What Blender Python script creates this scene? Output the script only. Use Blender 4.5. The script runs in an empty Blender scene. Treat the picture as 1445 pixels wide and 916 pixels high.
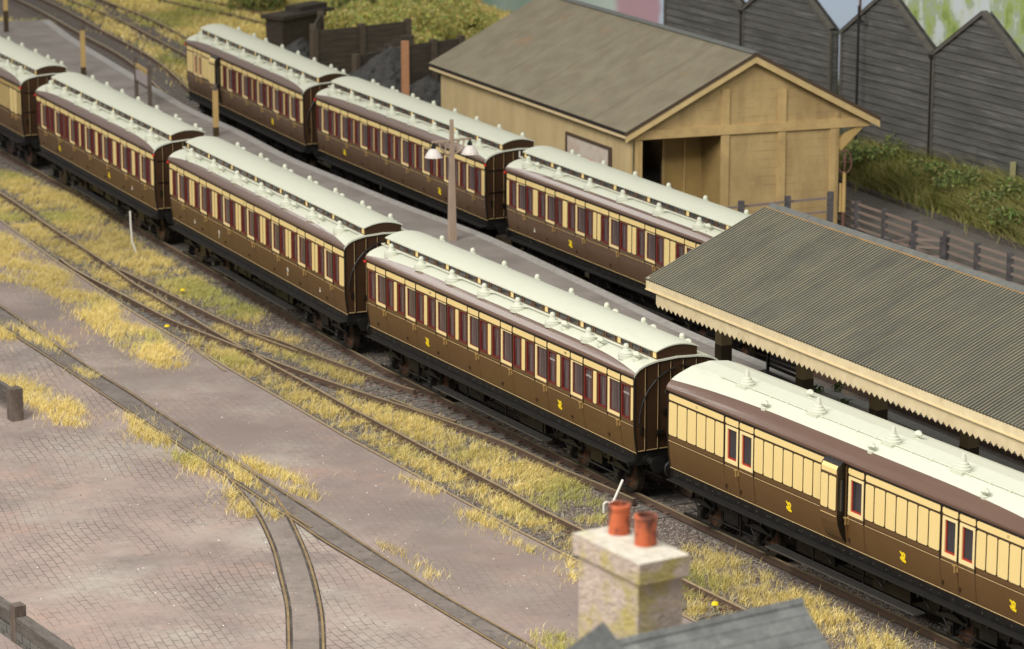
import bpy, math, random
import numpy as np
from mathutils import Vector
random.seed(7); rng = np.random.default_rng(7)
C = bpy.context.scene
col = C.collection
R = math.radians

# ---------------------------------------------------------------- camera
FPX, TH, HC = 4457.69, 0.2414065, 22.95324
cam = bpy.data.cameras.new('camera')
camo = bpy.data.objects.new('camera', cam); col.objects.link(camo)
camo.location = (0, 0, HC); camo.rotation_euler = (math.pi/2-TH, 0, 0)
cam.sensor_width = 36; cam.lens = FPX/1445*36
cam.clip_start = 1; cam.clip_end = 600
cam.dof.use_dof = True; cam.dof.focus_distance = 77.0
cam.dof.aperture_fstop = (cam.lens/1000)/0.145
C.camera = camo
C.render.resolution_x = 1024; C.render.resolution_y = 649
# ---------------------------------------------------------------- light
w = bpy.data.worlds.new('World'); C.world = w; w.use_nodes = True
w.node_tree.nodes['Background'].inputs[0].default_value = (1.0, 0.97, 0.93, 1)
w.node_tree.nodes['Background'].inputs[1].default_value = 0.42
def area(name, loc, target, sx, sy, power, colr=(1, .965, .9)):
    l = bpy.data.lights.new(name, 'AREA'); l.shape = 'RECTANGLE'; l.size = sx; l.size_y = sy
    l.energy = power; l.color = colr
    o = bpy.data.objects.new(name, l); col.objects.link(o); o.location = loc
    o.rotation_euler = (Vector(target)-Vector(loc)).to_track_quat('-Z', 'Y').to_euler()
area('hall_lamp', (-40, 34, 64), (0, 90, 0), 44, 30, 80000)
area('hall_lamp', (6, 30, 52), (2, 88, 0), 40, 10, 18000)
area('hall_lamp', (-52, 138, 42), (0, 92, 2), 60, 12, 8500)
C.view_settings.view_transform = 'Standard'; C.view_settings.look = 'None'
C.view_settings.exposure = 0.0; C.view_settings.gamma = 1

# ---------------------------------------------------------------- survey helpers (plan positions measured off the photograph)
def gp(u, v, z=0.):
    dx = (u-722.5)/FPX; dy = -(v-458)/FPX
    r = (dx, math.cos(TH)+dy*math.sin(TH), -math.sin(TH)+dy*math.cos(TH))
    t = (z-HC)/r[2]; return (r[0]*t, r[1]*t)
def onp(u, v, P0, ang, off=0.):
    dx = (u-722.5)/FPX; dy = -(v-458)/FPX
    r = np.array([dx, math.cos(TH)+dy*math.sin(TH), -math.sin(TH)+dy*math.cos(TH)])
    d = np.array([math.cos(ang), math.sin(ang)]); n = np.array([-d[1], d[0]])
    P = np.array(P0[:2])+n*off; t = (n@P)/(n@r[:2]); q = r*t
    return float((q[:2]-P)@d), float(q[2]+HC)
RZ = -0.20          # rail top level
# ---------------------------------------------------------------- materials
def mat(name, c, rough=.6, c2=None, scale=3., fac=.5, bump=0., bscale=None, metal=0., stretch=None, coat=0., detail=6, spec=None, lo=.35, hi=.65):
    m = bpy.data.materials.new(name); m.use_nodes = True
    nt = m.node_tree; b = nt.nodes['Principled BSDF']
    b.inputs['Base Color'].default_value = (*c, 1); b.inputs['Roughness'].default_value = rough
    b.inputs['Metallic'].default_value = metal
    if coat: b.inputs['Coat Weight'].default_value = coat; b.inputs['Coat Roughness'].default_value = .12
    if spec is not None: b.inputs['Specular IOR Level'].default_value = spec
    tc = nt.nodes.new('ShaderNodeTexCoord'); mp = nt.nodes.new('ShaderNodeMapping')
    nt.links.new(tc.outputs['Object'], mp.inputs[0])
    if stretch: mp.inputs['Scale'].default_value = stretch
    if c2 is not None:
        n = nt.nodes.new('ShaderNodeTexNoise'); n.inputs['Scale'].default_value = scale; n.inputs['Detail'].default_value = detail
        n.inputs['Roughness'].default_value = .6
        nt.links.new(mp.outputs[0], n.inputs['Vector'])
        mr = nt.nodes.new('ShaderNodeMapRange'); mr.inputs[1].default_value = lo; mr.inputs[2].default_value = hi; mr.inputs[4].default_value = fac
        nt.links.new(n.outputs[0], mr.inputs[0])
        mx = nt.nodes.new('ShaderNodeMix'); mx.data_type = 'RGBA'
        mx.inputs[6].default_value = (*c, 1); mx.inputs[7].default_value = (*c2, 1)
        nt.links.new(mr.outputs[0], mx.inputs[0]); nt.links.new(mx.outputs[2], b.inputs['Base Color'])
        m['mix'] = mx.name
    if bump:
        n2 = nt.nodes.new('ShaderNodeTexNoise'); n2.inputs['Scale'].default_value = bscale or scale*3; n2.inputs['Detail'].default_value = 5
        nt.links.new(mp.outputs[0], n2.inputs['Vector'])
        bp = nt.nodes.new('ShaderNodeBump'); bp.inputs['Strength'].default_value = bump; bp.inputs['Distance'].default_value = .05
        nt.links.new(n2.outputs[0], bp.inputs['Height']); nt.links.new(bp.outputs[0], b.inputs['Normal'])
    return m
def overlay(m, c, scale, lo, hi, fac=1., stretch=None, seed=0., coords='Object'):
    """one more layer of colour over a material, through a noise mask"""
    nt = m.node_tree; b = nt.nodes['Principled BSDF']; inp = b.inputs['Base Color']
    tc = nt.nodes.new('ShaderNodeTexCoord'); mp = nt.nodes.new('ShaderNodeMapping'); mp.inputs['Location'].default_value = (seed, seed*.7, seed*.3)
    if stretch: mp.inputs['Scale'].default_value = stretch
    nt.links.new(tc.outputs[coords], mp.inputs[0])
    n = nt.nodes.new('ShaderNodeTexNoise'); n.inputs['Scale'].default_value = scale; n.inputs['Detail'].default_value = 8; n.inputs['Roughness'].default_value = .65
    nt.links.new(mp.outputs[0], n.inputs['Vector'])
    mr = nt.nodes.new('ShaderNodeMapRange'); mr.inputs[1].default_value = lo; mr.inputs[2].default_value = hi; mr.inputs[4].default_value = fac
    nt.links.new(n.outputs[0], mr.inputs[0])
    mx = nt.nodes.new('ShaderNodeMix'); mx.data_type = 'RGBA'; mx.inputs[7].default_value = (*c, 1)
    if inp.links: nt.links.new(inp.links[0].from_socket, mx.inputs[6])
    else: mx.inputs[6].default_value = inp.default_value
    nt.links.new(mr.outputs[0], mx.inputs[0]); nt.links.new(mx.outputs[2], inp)
    return m
M = {}
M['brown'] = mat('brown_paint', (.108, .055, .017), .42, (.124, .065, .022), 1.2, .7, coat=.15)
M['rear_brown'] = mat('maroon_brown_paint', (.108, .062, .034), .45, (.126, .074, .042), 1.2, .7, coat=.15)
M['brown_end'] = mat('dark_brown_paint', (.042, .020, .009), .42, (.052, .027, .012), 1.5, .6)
M['cream'] = mat('cream_paint', (.79, .605, .255), .42, (.82, .64, .29), 2., .6)
M['cream_frame'] = mat('pale_cream_paint', (.84, .68, .34), .4)
M['black'] = mat('black_moulding', (.012, .009, .006), .4)
M['gold'] = mat('gold_line', (.62, .43, .20), .5)
M['red'] = mat('mahogany_red', (.15, .014, .010), .4)
M['roof'] = mat('white_roof', (.60, .62, .515), .62, (.57, .59, .485), 6., .6, spec=.3)
overlay(M['roof'], (.47, .48, .385), 1.3, .56, .76, .4, stretch=(.5, 1.5, 1)); overlay(M['roof'], (.42, .42, .33), 9., .70, .76, .35, seed=3.)
M['roof_far'] = M['roof']
M['cornice'] = mat('brown_cornice', (.115, .062, .042), .28, (.145, .082, .056), 2., .5, coat=.6, stretch=(.3, 3, 3))
M['glass'] = mat('streak_reflection_glass', (.050, .028, .030), .22, (.20, .16, .155), 9., .8, stretch=(2.6, 1, .10), coat=.3, lo=.45, hi=.72)  # pale vertical streaks paint curtain-like reflections into the pane colour
M['glass_black'] = mat('blackened_glass', (.016, .016, .02), .15, (.05, .05, .06), 8., .6, stretch=(2, 1, .2), coat=.5)
M['uf'] = mat('underframe_black', (.008, .0075, .007), .36, (.02, .018, .016), 6., .6, spec=.25)
M['step'] = mat('footboard_black', (.011, .0105, .010), .42, (.024, .022, .020), 5., .6, stretch=(.3, 8, 1), spec=.4)
M['board'] = mat('lit_lower_board', (.045, .042, .038), .5, (.07, .065, .06), 6., .7, stretch=(.4, 6, 1))  # paler than the upper footboard: light on the lower step put into colour
M['edge_highlight'] = mat('painted_edge_highlight', (.06, .056, .052), .4)  # highlight along the lower footboard edge, painted as a paler strip
M['bolt'] = mat('bolt_metal', (.5, .48, .45), .25, metal=.8)
M['brass'] = mat('brass', (.62, .42, .16), .35, metal=.6)
M['wheel'] = mat('wheel_rust', (.17, .08, .045), .55, (.09, .045, .03), 6., .8)
M['tyre'] = mat('wheel_tyre', (.075, .06, .045), .35, metal=.5)
M['red_bright'] = mat('bright_mahogany', (.34, .03, .015), .4)
M['lampred'] = mat('red_paint', (.75, .03, .02), .4)
M['yellow'] = mat('yellow_transfer', (.85, .62, .01), .5)
M['white'] = mat('white_paint', (.74, .72, .66), .5, (.6, .58, .5), 6., .6)
M['rail_top'] = mat('rail_top', (.50, .40, .25), .4, (.34, .25, .15), 5., .7, metal=.35)
M['rail_side'] = mat('rail_side', (.085, .055, .038), .7, (.12, .07, .045), 7., .8)
M['chair'] = mat('rail_chair', (.15, .095, .072), .75, (.10, .06, .045), 6., .8)
M['sleeper'] = mat('sleeper_wood', (.20, .185, .165), .8, (.085, .07, .06), 5., .9, stretch=(1, 1, 1), bump=.5, bscale=18)
M['rail_gold'] = mat('inset_rail', (.34, .24, .115), .45, (.22, .15, .075), 3., .8, metal=.2)
M['timber'] = mat('weathered_timber', (.085, .062, .048), .8, (.17, .135, .11), 8., .8, stretch=(1, 1, .25), bump=.6)
M['timber_dark'] = mat('tarred_timber', (.028, .020, .014), .75, (.055, .042, .030), 5., .8, bump=.5)
M['plank'] = mat('grey_timber', (.13, .115, .10), .8, (.06, .05, .045), 7., .8, stretch=(.3, 1, 1), bump=.5)
M['tan'] = mat('tan_boarding', (.50, .36, .165), .75, (.31, .21, .09), .9, .8, bump=.25, bscale=14, stretch=(1, 1, .5))
overlay(M['tan'], (.20, .145, .075), 1.6, .55, .78, .55, seed=4., stretch=(1.5, 1.5, .4)); overlay(M['tan'], (.34, .26, .14), 5., .55, .75, .5, seed=14.)
overlay(M['tan'], (.50, .36, .17), 2.1, .55, .75, .6, seed=9.)
def board_lines(m, pitch, c, axis=2, w=.10, fac=.8):
    nt = m.node_tree; b = nt.nodes['Principled BSDF']; inp = b.inputs['Base Color']
    tc = nt.nodes.new('ShaderNodeTexCoord'); sx = nt.nodes.new('ShaderNodeSeparateXYZ'); nt.links.new(tc.outputs['Object'], sx.inputs[0])
    d = nt.nodes.new('ShaderNodeMath'); d.operation = 'DIVIDE'; d.inputs[1].default_value = pitch; nt.links.new(sx.outputs[axis], d.inputs[0])
    fr = nt.nodes.new('ShaderNodeMath'); fr.operation = 'FRACT'; nt.links.new(d.outputs[0], fr.inputs[0])
    lt = nt.nodes.new('ShaderNodeMath'); lt.operation = 'LESS_THAN'; lt.inputs[1].default_value = w; nt.links.new(fr.outputs[0], lt.inputs[0])
    n = nt.nodes.new('ShaderNodeTexNoise'); n.inputs['Scale'].default_value = 1.1; n.inputs['Detail'].default_value = 6; nt.links.new(tc.outputs['Object'], n.inputs['Vector'])
    mr = nt.nodes.new('ShaderNodeMapRange'); mr.inputs[1].default_value = .42; mr.inputs[2].default_value = .62; mr.inputs[4].default_value = fac; nt.links.new(n.outputs[0], mr.inputs[0])
    mu = nt.nodes.new('ShaderNodeMath'); mu.operation = 'MULTIPLY'; nt.links.new(lt.outputs[0], mu.inputs[0]); nt.links.new(mr.outputs[0], mu.inputs[1])
    mx = nt.nodes.new('ShaderNodeMix'); mx.data_type = 'RGBA'; mx.inputs[7].default_value = (*c, 1)
    nt.links.new(inp.links[0].from_socket, mx.inputs[6]); nt.links.new(mu.outputs[0], mx.inputs[0]); nt.links.new(mx.outputs[2], inp)
board_lines(M['tan'], .30, (.20, .14, .065), 2, .08, .5)
M['cream_board'] = mat('cream_boarding', (.60, .47, .255), .7, (.47, .36, .19), 1.3, .8, bump=.2, bscale=12, stretch=(1, 1, .3))
overlay(M['cream_board'], (.22, .17, .10), 1.7, .64, .80, .5, stretch=(2.5, 2.5, .35), seed=2.)
M['cream_trim'] = mat('cream_trim', (.70, .56, .33), .6, (.62, .49, .28), 2., .7)
M['fascia'] = mat('canopy_cream', (.70, .585, .375), .6, (.58, .47, .28), 2.4, .8)
overlay(M['fascia'], (.40, .31, .17), 2.2, .60, .74, .5, seed=4.)
M['choc'] = mat('post_brown', (.055, .035, .012), .55)
M['postcream'] = mat('post_stone', (.36, .28, .15), .6, (.26, .2, .1), 3., .7)
M['lampwood'] = mat('lamp_wood', (.42, .32, .245), .7, (.32, .24, .18), 8., .8, stretch=(1, 1, .2))
M['lampwhite'] = mat('lamp_shade', (.72, .66, .62), .5)
M['ochre'] = mat('ochre_timber', (.55, .38, .15), .6, (.42, .28, .10), 5., .7, stretch=(1, 1, .2))
M['orange_wood'] = mat('orange_timber', (.50, .25, .13), .7, (.40, .19, .09), 6., .7)
M['coal'] = mat('coal', (.030, .028, .026), .6, (.06, .057, .052), 5., .7, bump=1., bscale=9)
M['tar'] = mat('tarmac', (.22, .195, .175), .85, (.285, .255, .235), .8, .9, bump=.25, bscale=30)
overlay(M['tar'], (.13, .115, .105), .45, .52, .72, .6, seed=5.)
M['tar_dark'] = mat('dark_tarmac', (.13, .118, .103), .9, (.175, .155, .135), 2., .8, bump=.3, bscale=20)
M['edge'] = mat('platform_coping', (.40, .385, .37), .75, (.29, .275, .26), 5., .9)
M['felt'] = mat('roofing_felt', (.235, .208, .145), .9, (.175, .150, .102), 1.3, .8, bump=.35, bscale=25)
overlay(M['felt'], (.30, .155, .075), .9, .60, .74, .6, seed=3.)
overlay(M['felt'], (.30, .28, .24), 7., .66, .78, .5, seed=8.)
M['felt_edge'] = mat('felt_edge', (.075, .048, .03), .8)
M['stone'] = mat('chimney_stone', (.58, .475, .40), .85, (.42, .34, .285), 6., .9, bump=.9, bscale=16)
overlay(M['stone'], (.44, .37, .07), 1.5, .46, .60, .8, seed=1.); overlay(M['stone'], (.16, .13, .10), 6., .62, .72, .6, seed=7.)
M['stone_top'] = mat('chimney_top_stone', (.54, .50, .43), .85, (.36, .34, .28), 6., .9, bump=.6)
overlay(M['stone_top'], (.40, .37, .16), 2., .55, .68, .6, seed=1.)
M['pot'] = mat('terracotta', (.62, .15, .055), .7, (.40, .08, .03), 4., .7)
overlay(M['pot'], (.045, .028, .024), 3.4, .47, .55, .8, seed=6., stretch=(1, 1, .45))
M['slate'] = mat('roof_slate', (.165, .175, .17), .75, (.095, .10, .10), 3.5, .9, stretch=(1, 1, 1), bump=.4)
overlay(M['slate'], (.33, .35, .31), 3., .56, .72, .6, seed=2.)
M['clap'] = mat('grey_weatherboard', (.060, .058, .054), .75, (.115, .112, .107), 1.3, .9, stretch=(.35, .35, 3.), bump=.3, bscale=10)
overlay(M['clap'], (.24, .235, .225), 2.6, .54, .70, .55, stretch=(.25, .25, 5.), seed=7.)
overlay(M['clap'], (.03, .03, .028), .8, .60, .76, .5, stretch=(1.4, 1.4, .4), seed=3.)
M['clap_trim'] = mat('weathered_trim', (.12, .11, .095), .75, (.075, .068, .058), 4., .8)
M['pipe'] = mat('cast_iron', (.010, .010, .010), .5)
M['rustpole'] = mat('rusty_pole', (.14, .07, .05), .6)
M['concrete'] = mat('slate_grey_post', (.05, .046, .05), .75, (.11, .10, .10), 6., .8)
M['fence_rail'] = mat('fence_rail', (.22, .18, .155), .7, (.28, .19, .155), 3., .8)
M['wallstone'] = mat('rubble_stone', (.16, .155, .14), .85, (.10, .10, .09), 4., .8, bump=.6)
M['plate'] = mat('sign_face', (.62, .56, .50), .6, (.52, .42, .33), 2., .9)
M['signpurple'] = mat('faded_sign', (.42, .36, .37), .6)
M['mossy'] = mat('mossy_timber', (.42, .38, .20), .8, (.26, .26, .12), 4., .8)
M['leaf'] = mat('leaf', (.055, .10, .02), .7, (.10, .13, .03), 3., .8)
M['flower'] = mat('dandelion', (.80, .60, .01), .6)

# yard paving: setts with faded joints
def paving():
    m = mat('stone_setts', (.345, .272, .240), .85, (.26, .202, .184), .35, .9, bump=.15, bscale=9)
    overlay(m, (.40, .375, .325), .30, .50, .70, .8, seed=3.)
    overlay(m, (.42, .27, .205), .42, .56, .70, .6, seed=11.)
    overlay(m, (.15, .128, .118), .28, .52, .70, .7, seed=17.); overlay(m, (.21, .165, .15), 1.6, .50, .72, .5, seed=27.)
    overlay(m, (.20, .16, .14), 4.5, .52, .74, .45, seed=31.); overlay(m, (.40, .30, .25), .9, .54, .70, .5, seed=37.); overlay(m, (.50, .475, .43), 11., .64, .72, .5, seed=21.)
    nt = m.node_tree; b = nt.nodes['Principled BSDF']; inp = b.inputs['Base Color']
    tc = nt.nodes.new('ShaderNodeTexCoord')
    wn = nt.nodes.new('ShaderNodeTexNoise'); wn.inputs['Scale'].default_value = .07; wn.inputs['Detail'].default_value = 2
    nt.links.new(tc.outputs['Object'], wn.inputs['Vector'])
    va = nt.nodes.new('ShaderNodeVectorMath'); va.operation = 'MULTIPLY_ADD'
    va.inputs[1].default_value = (2.2, 2.2, 0); nt.links.new(wn.outputs['Color'], va.inputs[0]); nt.links.new(tc.outputs['Object'], va.inputs[2])
    wn2 = nt.nodes.new('ShaderNodeTexNoise'); wn2.inputs['Scale'].default_value = 2.2; wn2.inputs['Detail'].default_value = 3
    nt.links.new(tc.outputs['Object'], wn2.inputs['Vector'])
    vb = nt.nodes.new('ShaderNodeVectorMath'); vb.operation = 'MULTIPLY_ADD'
    vb.inputs[1].default_value = (.05, .05, 0); nt.links.new(wn2.outputs['Color'], vb.inputs[0]); nt.links.new(va.outputs[0], vb.inputs[2])
    mp = nt.nodes.new('ShaderNodeMapping'); mp.inputs['Rotation'].default_value = (0, 0, R(71)); nt.links.new(vb.outputs[0], mp.inputs[0])
    br = nt.nodes.new('ShaderNodeTexBrick'); mp2 = nt.nodes.new('ShaderNodeMapping'); mp2.inputs['Scale'].default_value = (.55, 1, 1); nt.links.new(mp.outputs[0], mp2.inputs[0]); nt.links.new(mp2.outputs[0], br.inputs['Vector'])
    br.inputs['Scale'].default_value = 1.; br.inputs['Brick Width'].default_value = .50*.55; br.inputs['Row Height'].default_value = .205
    br.inputs['Mortar Size'].default_value = .0095; br.inputs['Mortar Smooth'].default_value = .3
    br.offset = .5
    nz = nt.nodes.new('ShaderNodeTexNoise'); nz.inputs['Scale'].default_value = .5; nz.inputs['Detail'].default_value = 10; nz.inputs['Roughness'].default_value = .7
    nt.links.new(tc.outputs['Object'], nz.inputs['Vector'])
    mr = nt.nodes.new('ShaderNodeMapRange'); mr.inputs[1].default_value = .42; mr.inputs[2].default_value = .58; mr.inputs[4].default_value = .80
    nt.links.new(nz.outputs[0], mr.inputs[0])
    mu = nt.nodes.new('ShaderNodeMath'); mu.operation = 'MULTIPLY'
    nt.links.new(mr.outputs[0], mu.inputs[0]); nt.links.new(br.outputs['Fac'], mu.inputs[1])
    dp = nt.nodes.new('ShaderNodeVectorMath'); dp.operation = 'DOT_PRODUCT'; dp.inputs[1].default_value = (.888, .46, 0); nt.links.new(tc.outputs['Object'], dp.inputs[0])
    bd = nt.nodes.new('ShaderNodeMapRange'); bd.inputs[1].default_value = 29.5; bd.inputs[2].default_value = 30.3; nt.links.new(dp.outputs['Value'], bd.inputs[0])
    iv = nt.nodes.new('ShaderNodeMapRange'); iv.inputs[3].default_value = 1.; iv.inputs[4].default_value = .38; nt.links.new(bd.outputs[0], iv.inputs[0])
    mu2 = nt.nodes.new('ShaderNodeMath'); mu2.operation = 'MULTIPLY'; nt.links.new(mu.outputs[0], mu2.inputs[0]); nt.links.new(iv.outputs[0], mu2.inputs[1]); mu = mu2
    dn = nt.nodes.new('ShaderNodeTexNoise'); dn.inputs['Scale'].default_value = .3; dn.inputs['Detail'].default_value = 8; nt.links.new(tc.outputs['Object'], dn.inputs['Vector'])
    dm = nt.nodes.new('ShaderNodeMapRange'); dm.inputs[1].default_value = .35; dm.inputs[2].default_value = .65; dm.inputs[4].default_value = .75; nt.links.new(dn.outputs[0], dm.inputs[0])
    dd = nt.nodes.new('ShaderNodeMath'); dd.operation = 'MULTIPLY'; nt.links.new(dm.outputs[0], dd.inputs[0]); nt.links.new(bd.outputs[0], dd.inputs[1])
    mb = nt.nodes.new('ShaderNodeMix'); mb.data_type = 'RGBA'; mb.inputs[7].default_value = (.205, .165, .148, 1)
    nt.links.new(inp.links[0].from_socket, mb.inputs[6]); nt.links.new(dd.outputs[0], mb.inputs[0]); nt.links.new(mb.outputs[2], inp)
    mx = nt.nodes.new('ShaderNodeMix'); mx.data_type = 'RGBA'; mx.inputs[7].default_value = (.075, .058, .05, 1)
    nt.links.new(inp.links[0].from_socket, mx.inputs[6]); nt.links.new(mu.outputs[0], mx.inputs[0]); nt.links.new(mx.outputs[2], inp)
    bp = nt.nodes.new('ShaderNodeBump'); bp.inputs['Distance'].default_value = .02; bp.inputs['Strength'].default_value = .6; bp.invert = True
    nt.links.new(mu.outputs[0], bp.inputs['Height'])
    old = b.inputs['Normal'].links[0].from_socket; nt.links.new(old, bp.inputs['Normal']); nt.links.new(bp.outputs[0], b.inputs['Normal'])
    return m
M['paving'] = paving()
def ballast():
    m = mat('ballast', (.125, .102, .088), .9, (.20, .17, .15), 9., .9, bump=.9, bscale=16)
    overlay(m, (.10, .075, .062), .5, .50, .68, .6, seed=3.)
    overlay(m, (.24, .17, .135), .7, .52, .70, .55, seed=8.)
    overlay(m, (.34, .27, .12), .35, .57, .72, .45, seed=14.)
    return m
M['ballast'] = ballast()
M['verge'] = mat('verge_soil', (.30, .26, .10), .9, (.36, .30, .09), 1., .8, bump=.8, bscale=9)
overlay(M['verge'], (.42, .27, .07), .35, .55, .70, .6, seed=3.)
overlay(M['verge'], (.16, .17, .05), .6, .55, .72, .6, seed=9.)
M['bank'] = mat('bank_soil', (.11, .10, .035), .9, (.19, .16, .06), 1., .8, bump=.8, bscale=9)
M['trackbed'] = mat('inset_trackbed', (.105, .088, .078), .85, (.17, .145, .125), 1.2, .9, bump=.5, bscale=12)
M['trackbed'] = mat('inset_trackbed', (.135, .113, .10), .85, (.20, .17, .15), 1.2, .9, bump=.5, bscale=12)
overlay(M['trackbed'], (.07, .06, .055), 3., .52, .66, .6, seed=5.)
M['trackbed_light'] = mat('inset_trackbed_worn', (.27, .225, .197), .85, (.19, .158, .14), .7, .9, bump=.5, bscale=12)
M['flange'] = mat('flangeway_dirt', (.050, .040, .034), .9, (.16, .13, .11), 2.2, .9, lo=.45, hi=.7)
overlay(M['trackbed_light'], (.12, .098, .086), 2.2, .48, .68, .6, seed=5.); overlay(M['trackbed_light'], (.36, .31, .27), 3.2, .58, .72, .5, seed=15.)
overlay(M['trackbed'], (.26, .22, .19), 2.6, .56, .70, .5, seed=12.)
def attr_mat(name, rough=.7):
    m = bpy.data.materials.new(name); m.use_nodes = True; nt = m.node_tree
    a = nt.nodes.new('ShaderNodeAttribute'); a.attribute_name = 'col'
    b = nt.nodes['Principled BSDF']; b.inputs['Roughness'].default_value = rough; b.inputs['Specular IOR Level'].default_value = .2
    nt.links.new(a.outputs['Color'], b.inputs['Base Color'])
    return m
M['blade'] = attr_mat('grass_blades')

# ---------------------------------------------------------------- mesh builder
def tag(o, label=None, cat=None, group=None, kind=None):
    if label: o['label'] = label
    if cat: o['category'] = cat
    if group: o['group'] = group
    if kind: o['kind'] = kind
    return o
def empty(name, loc, rz=0., label=None, cat=None, group=None):
    o = bpy.data.objects.new(name, None); col.objects.link(o)
    o.location = loc; o.rotation_euler = (0, 0, rz); o.empty_display_size = .3
    return tag(o, label, cat, group)
class MB:
    def __init__(s): s.v = []; s.f = []; s.m = []; s.mats = []
    def mi(s, m):
        if m not in s.mats: s.mats.append(m)
        return s.mats.index(m)
    def face(s, pts, m):
        k = len(s.v); s.v += [tuple(p) for p in pts]; s.f.append(tuple(range(k, k+len(pts)))); s.m.append(s.mi(m))
    def mesh(s, verts, faces, m):
        k = len(s.v); s.v += [tuple(p) for p in verts]; i = s.mi(m)
        for f in faces: s.f.append(tuple(k+a for a in f)); s.m.append(i)
    def box(s, x0, x1, y0, y1, z0, z1, m):
        V = [(x, y, z) for x in (x0, x1) for y in (y0, y1) for z in (z0, z1)]
        s.mesh(V, [(0, 1, 3, 2), (4, 6, 7, 5), (0, 4, 5, 1), (2, 3, 7, 6), (0, 2, 6, 4), (1, 5, 7, 3)], m)
    def obox(s, a, b, hw, z0, z1, m, z0b=None, z1b=None):
        """upright slab from plan point a to b, half width hw"""
        a = np.array(a[:2], float); b = np.array(b[:2], float); d = (b-a)/np.hypot(*(b-a)); n = np.array([-d[1], d[0]])*hw
        z0b = z0 if z0b is None else z0b; z1b = z1 if z1b is None else z1b
        P = [(*(a+n), z0), (*(a-n), z0), (*(b-n), z0b), (*(b+n), z0b), (*(a+n), z1), (*(a-n), z1), (*(b-n), z1b), (*(b+n), z1b)]
        s.mesh(P, [(0, 1, 2, 3), (7, 6, 5, 4), (0, 4, 5, 1), (1, 5, 6, 2), (2, 6, 7, 3), (3, 7, 4, 0)], m)
    def prism(s, poly, ax, c0, c1, m):
        """polygon extruded; ax = axis of extrusion (0,1,2); poly in remaining axes order"""
        n = len(poly)
        def P(p, c):
            q = list(p); q.insert(ax, c); return tuple(q)
        V = [P(p, c0) for p in poly]+[P(p, c1) for p in poly]
        F = [tuple(range(n-1, -1, -1)), tuple(range(n, 2*n))]+[(i, (i+1) % n, n+(i+1) % n, n+i) for i in range(n)]
        s.mesh(V, F, m)
    def cyl(s, p0, p1, r0, r1, n, m, caps=True):
        p0 = Vector(p0); p1 = Vector(p1); d = (p1-p0).normalized()
        a = d.orthogonal().normalized(); b = d.cross(a)
        V = []
        for p, r in ((p0, r0), (p1, r1)):
            for i in range(n):
                t = 2*math.pi*i/n; V.append(tuple(p+a*r*math.cos(t)+b*r*math.sin(t)))
        F = [(i, (i+1) % n, n+(i+1) % n, n+i) for i in range(n)]
        if caps: F += [tuple(range(n-1, -1, -1)), tuple(range(n, 2*n))]
        s.mesh(V, F, m)
    def lathe(s, c, prof, n, m):
        V = []
        for r, z in prof:
            for i in range(n):
                t = 2*math.pi*i/n; V.append((c[0]+r*math.cos(t), c[1]+r*math.sin(t), c[2]+z))
        F = []
        for k in range(len(prof)-1):
            for i in range(n): F.append((k*n+i, k*n+(i+1) % n, (k+1)*n+(i+1) % n, (k+1)*n+i))
        F.append(tuple(range((len(prof)-1)*n, len(prof)*n)))
        s.mesh(V, F, m)
    def tube(s, path, r, n, m):
        P = [Vector(p) for p in path]
        for i in range(len(P)-1): s.cyl(P[i], P[i+1], r, r, n, m)
    def strip(s, pts, w, z, m, th=0.):
        """flat ribbon along plan polyline"""
        L = offs(pts, w/2); Rr = offs(pts, -w/2)
        V = [(*p, z) for p in L]+[(*p, z) for p in Rr]; n = len(L)
        s.mesh(V, [(i, n+i, n+i+1, i+1) for i in range(n-1)], m)
    def build(s, name, parent=None, smooth=False, mesh_only=False):
        me = bpy.data.meshes.new(name); me.from_pydata(s.v, [], s.f)
        for m in s.mats: me.materials.append(m)
        me.polygons.foreach_set('material_index', s.m)
        if smooth:
            me.polygons.foreach_set('use_smooth', [True]*len(me.polygons))
        me.update()
        if mesh_only: return me
        o = bpy.data.objects.new(name, me); col.objects.link(o)
        if parent: o.parent = parent
        return o
def inst(me, name, parent, loc=(0, 0, 0), rz=0.):
    o = bpy.data.objects.new(name, me); col.objects.link(o); o.parent = parent; o.location = loc; o.rotation_euler = (0, 0, rz); return o
def offs(pts, d):
    P = np.array(pts, float)[:, :2]; T = np.gradient(P, axis=0); T /= np.hypot(T[:, 0], T[:, 1])[:, None]
    return P+np.stack([-T[:, 1], T[:, 0]], 1)*d
def resample(pts, step):
    P = np.array(pts, float)[:, :2]
    if len(P) > 2:  # gentle smoothing through Catmull-Rom
        Q = []
        E = np.vstack([2*P[0]-P[1], P, 2*P[-1]-P[-2]])
        for i in range(1, len(E)-2):
            for t in np.linspace(0, 1, 12, endpoint=False):
                p0, p1, p2, p3 = E[i-1], E[i], E[i+1], E[i+2]
                Q.append(.5*((2*p1)+(-p0+p2)*t+(2*p0-5*p1+4*p2-p3)*t*t+(-p0+3*p1-3*p2+p3)*t**3))
        Q.append(P[-1]); P = np.array(Q)
    d = np.r_[0, np.cumsum(np.hypot(*np.diff(P, axis=0).T))]; n = max(2, int(d[-1]/step)+1)
    t = np.linspace(0, d[-1], n)
    return np.stack([np.interp(t, d, P[:, 0]), np.interp(t, d, P[:, 1])], 1)
def smooth_line(pts, step, k=5):
    P = resample(pts, step)
    for _ in range(k):
        Q = P.copy(); Q[1:-1] = (P[:-2]+2*P[1:-1]+P[2:])/4; P = Q
    return P
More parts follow.
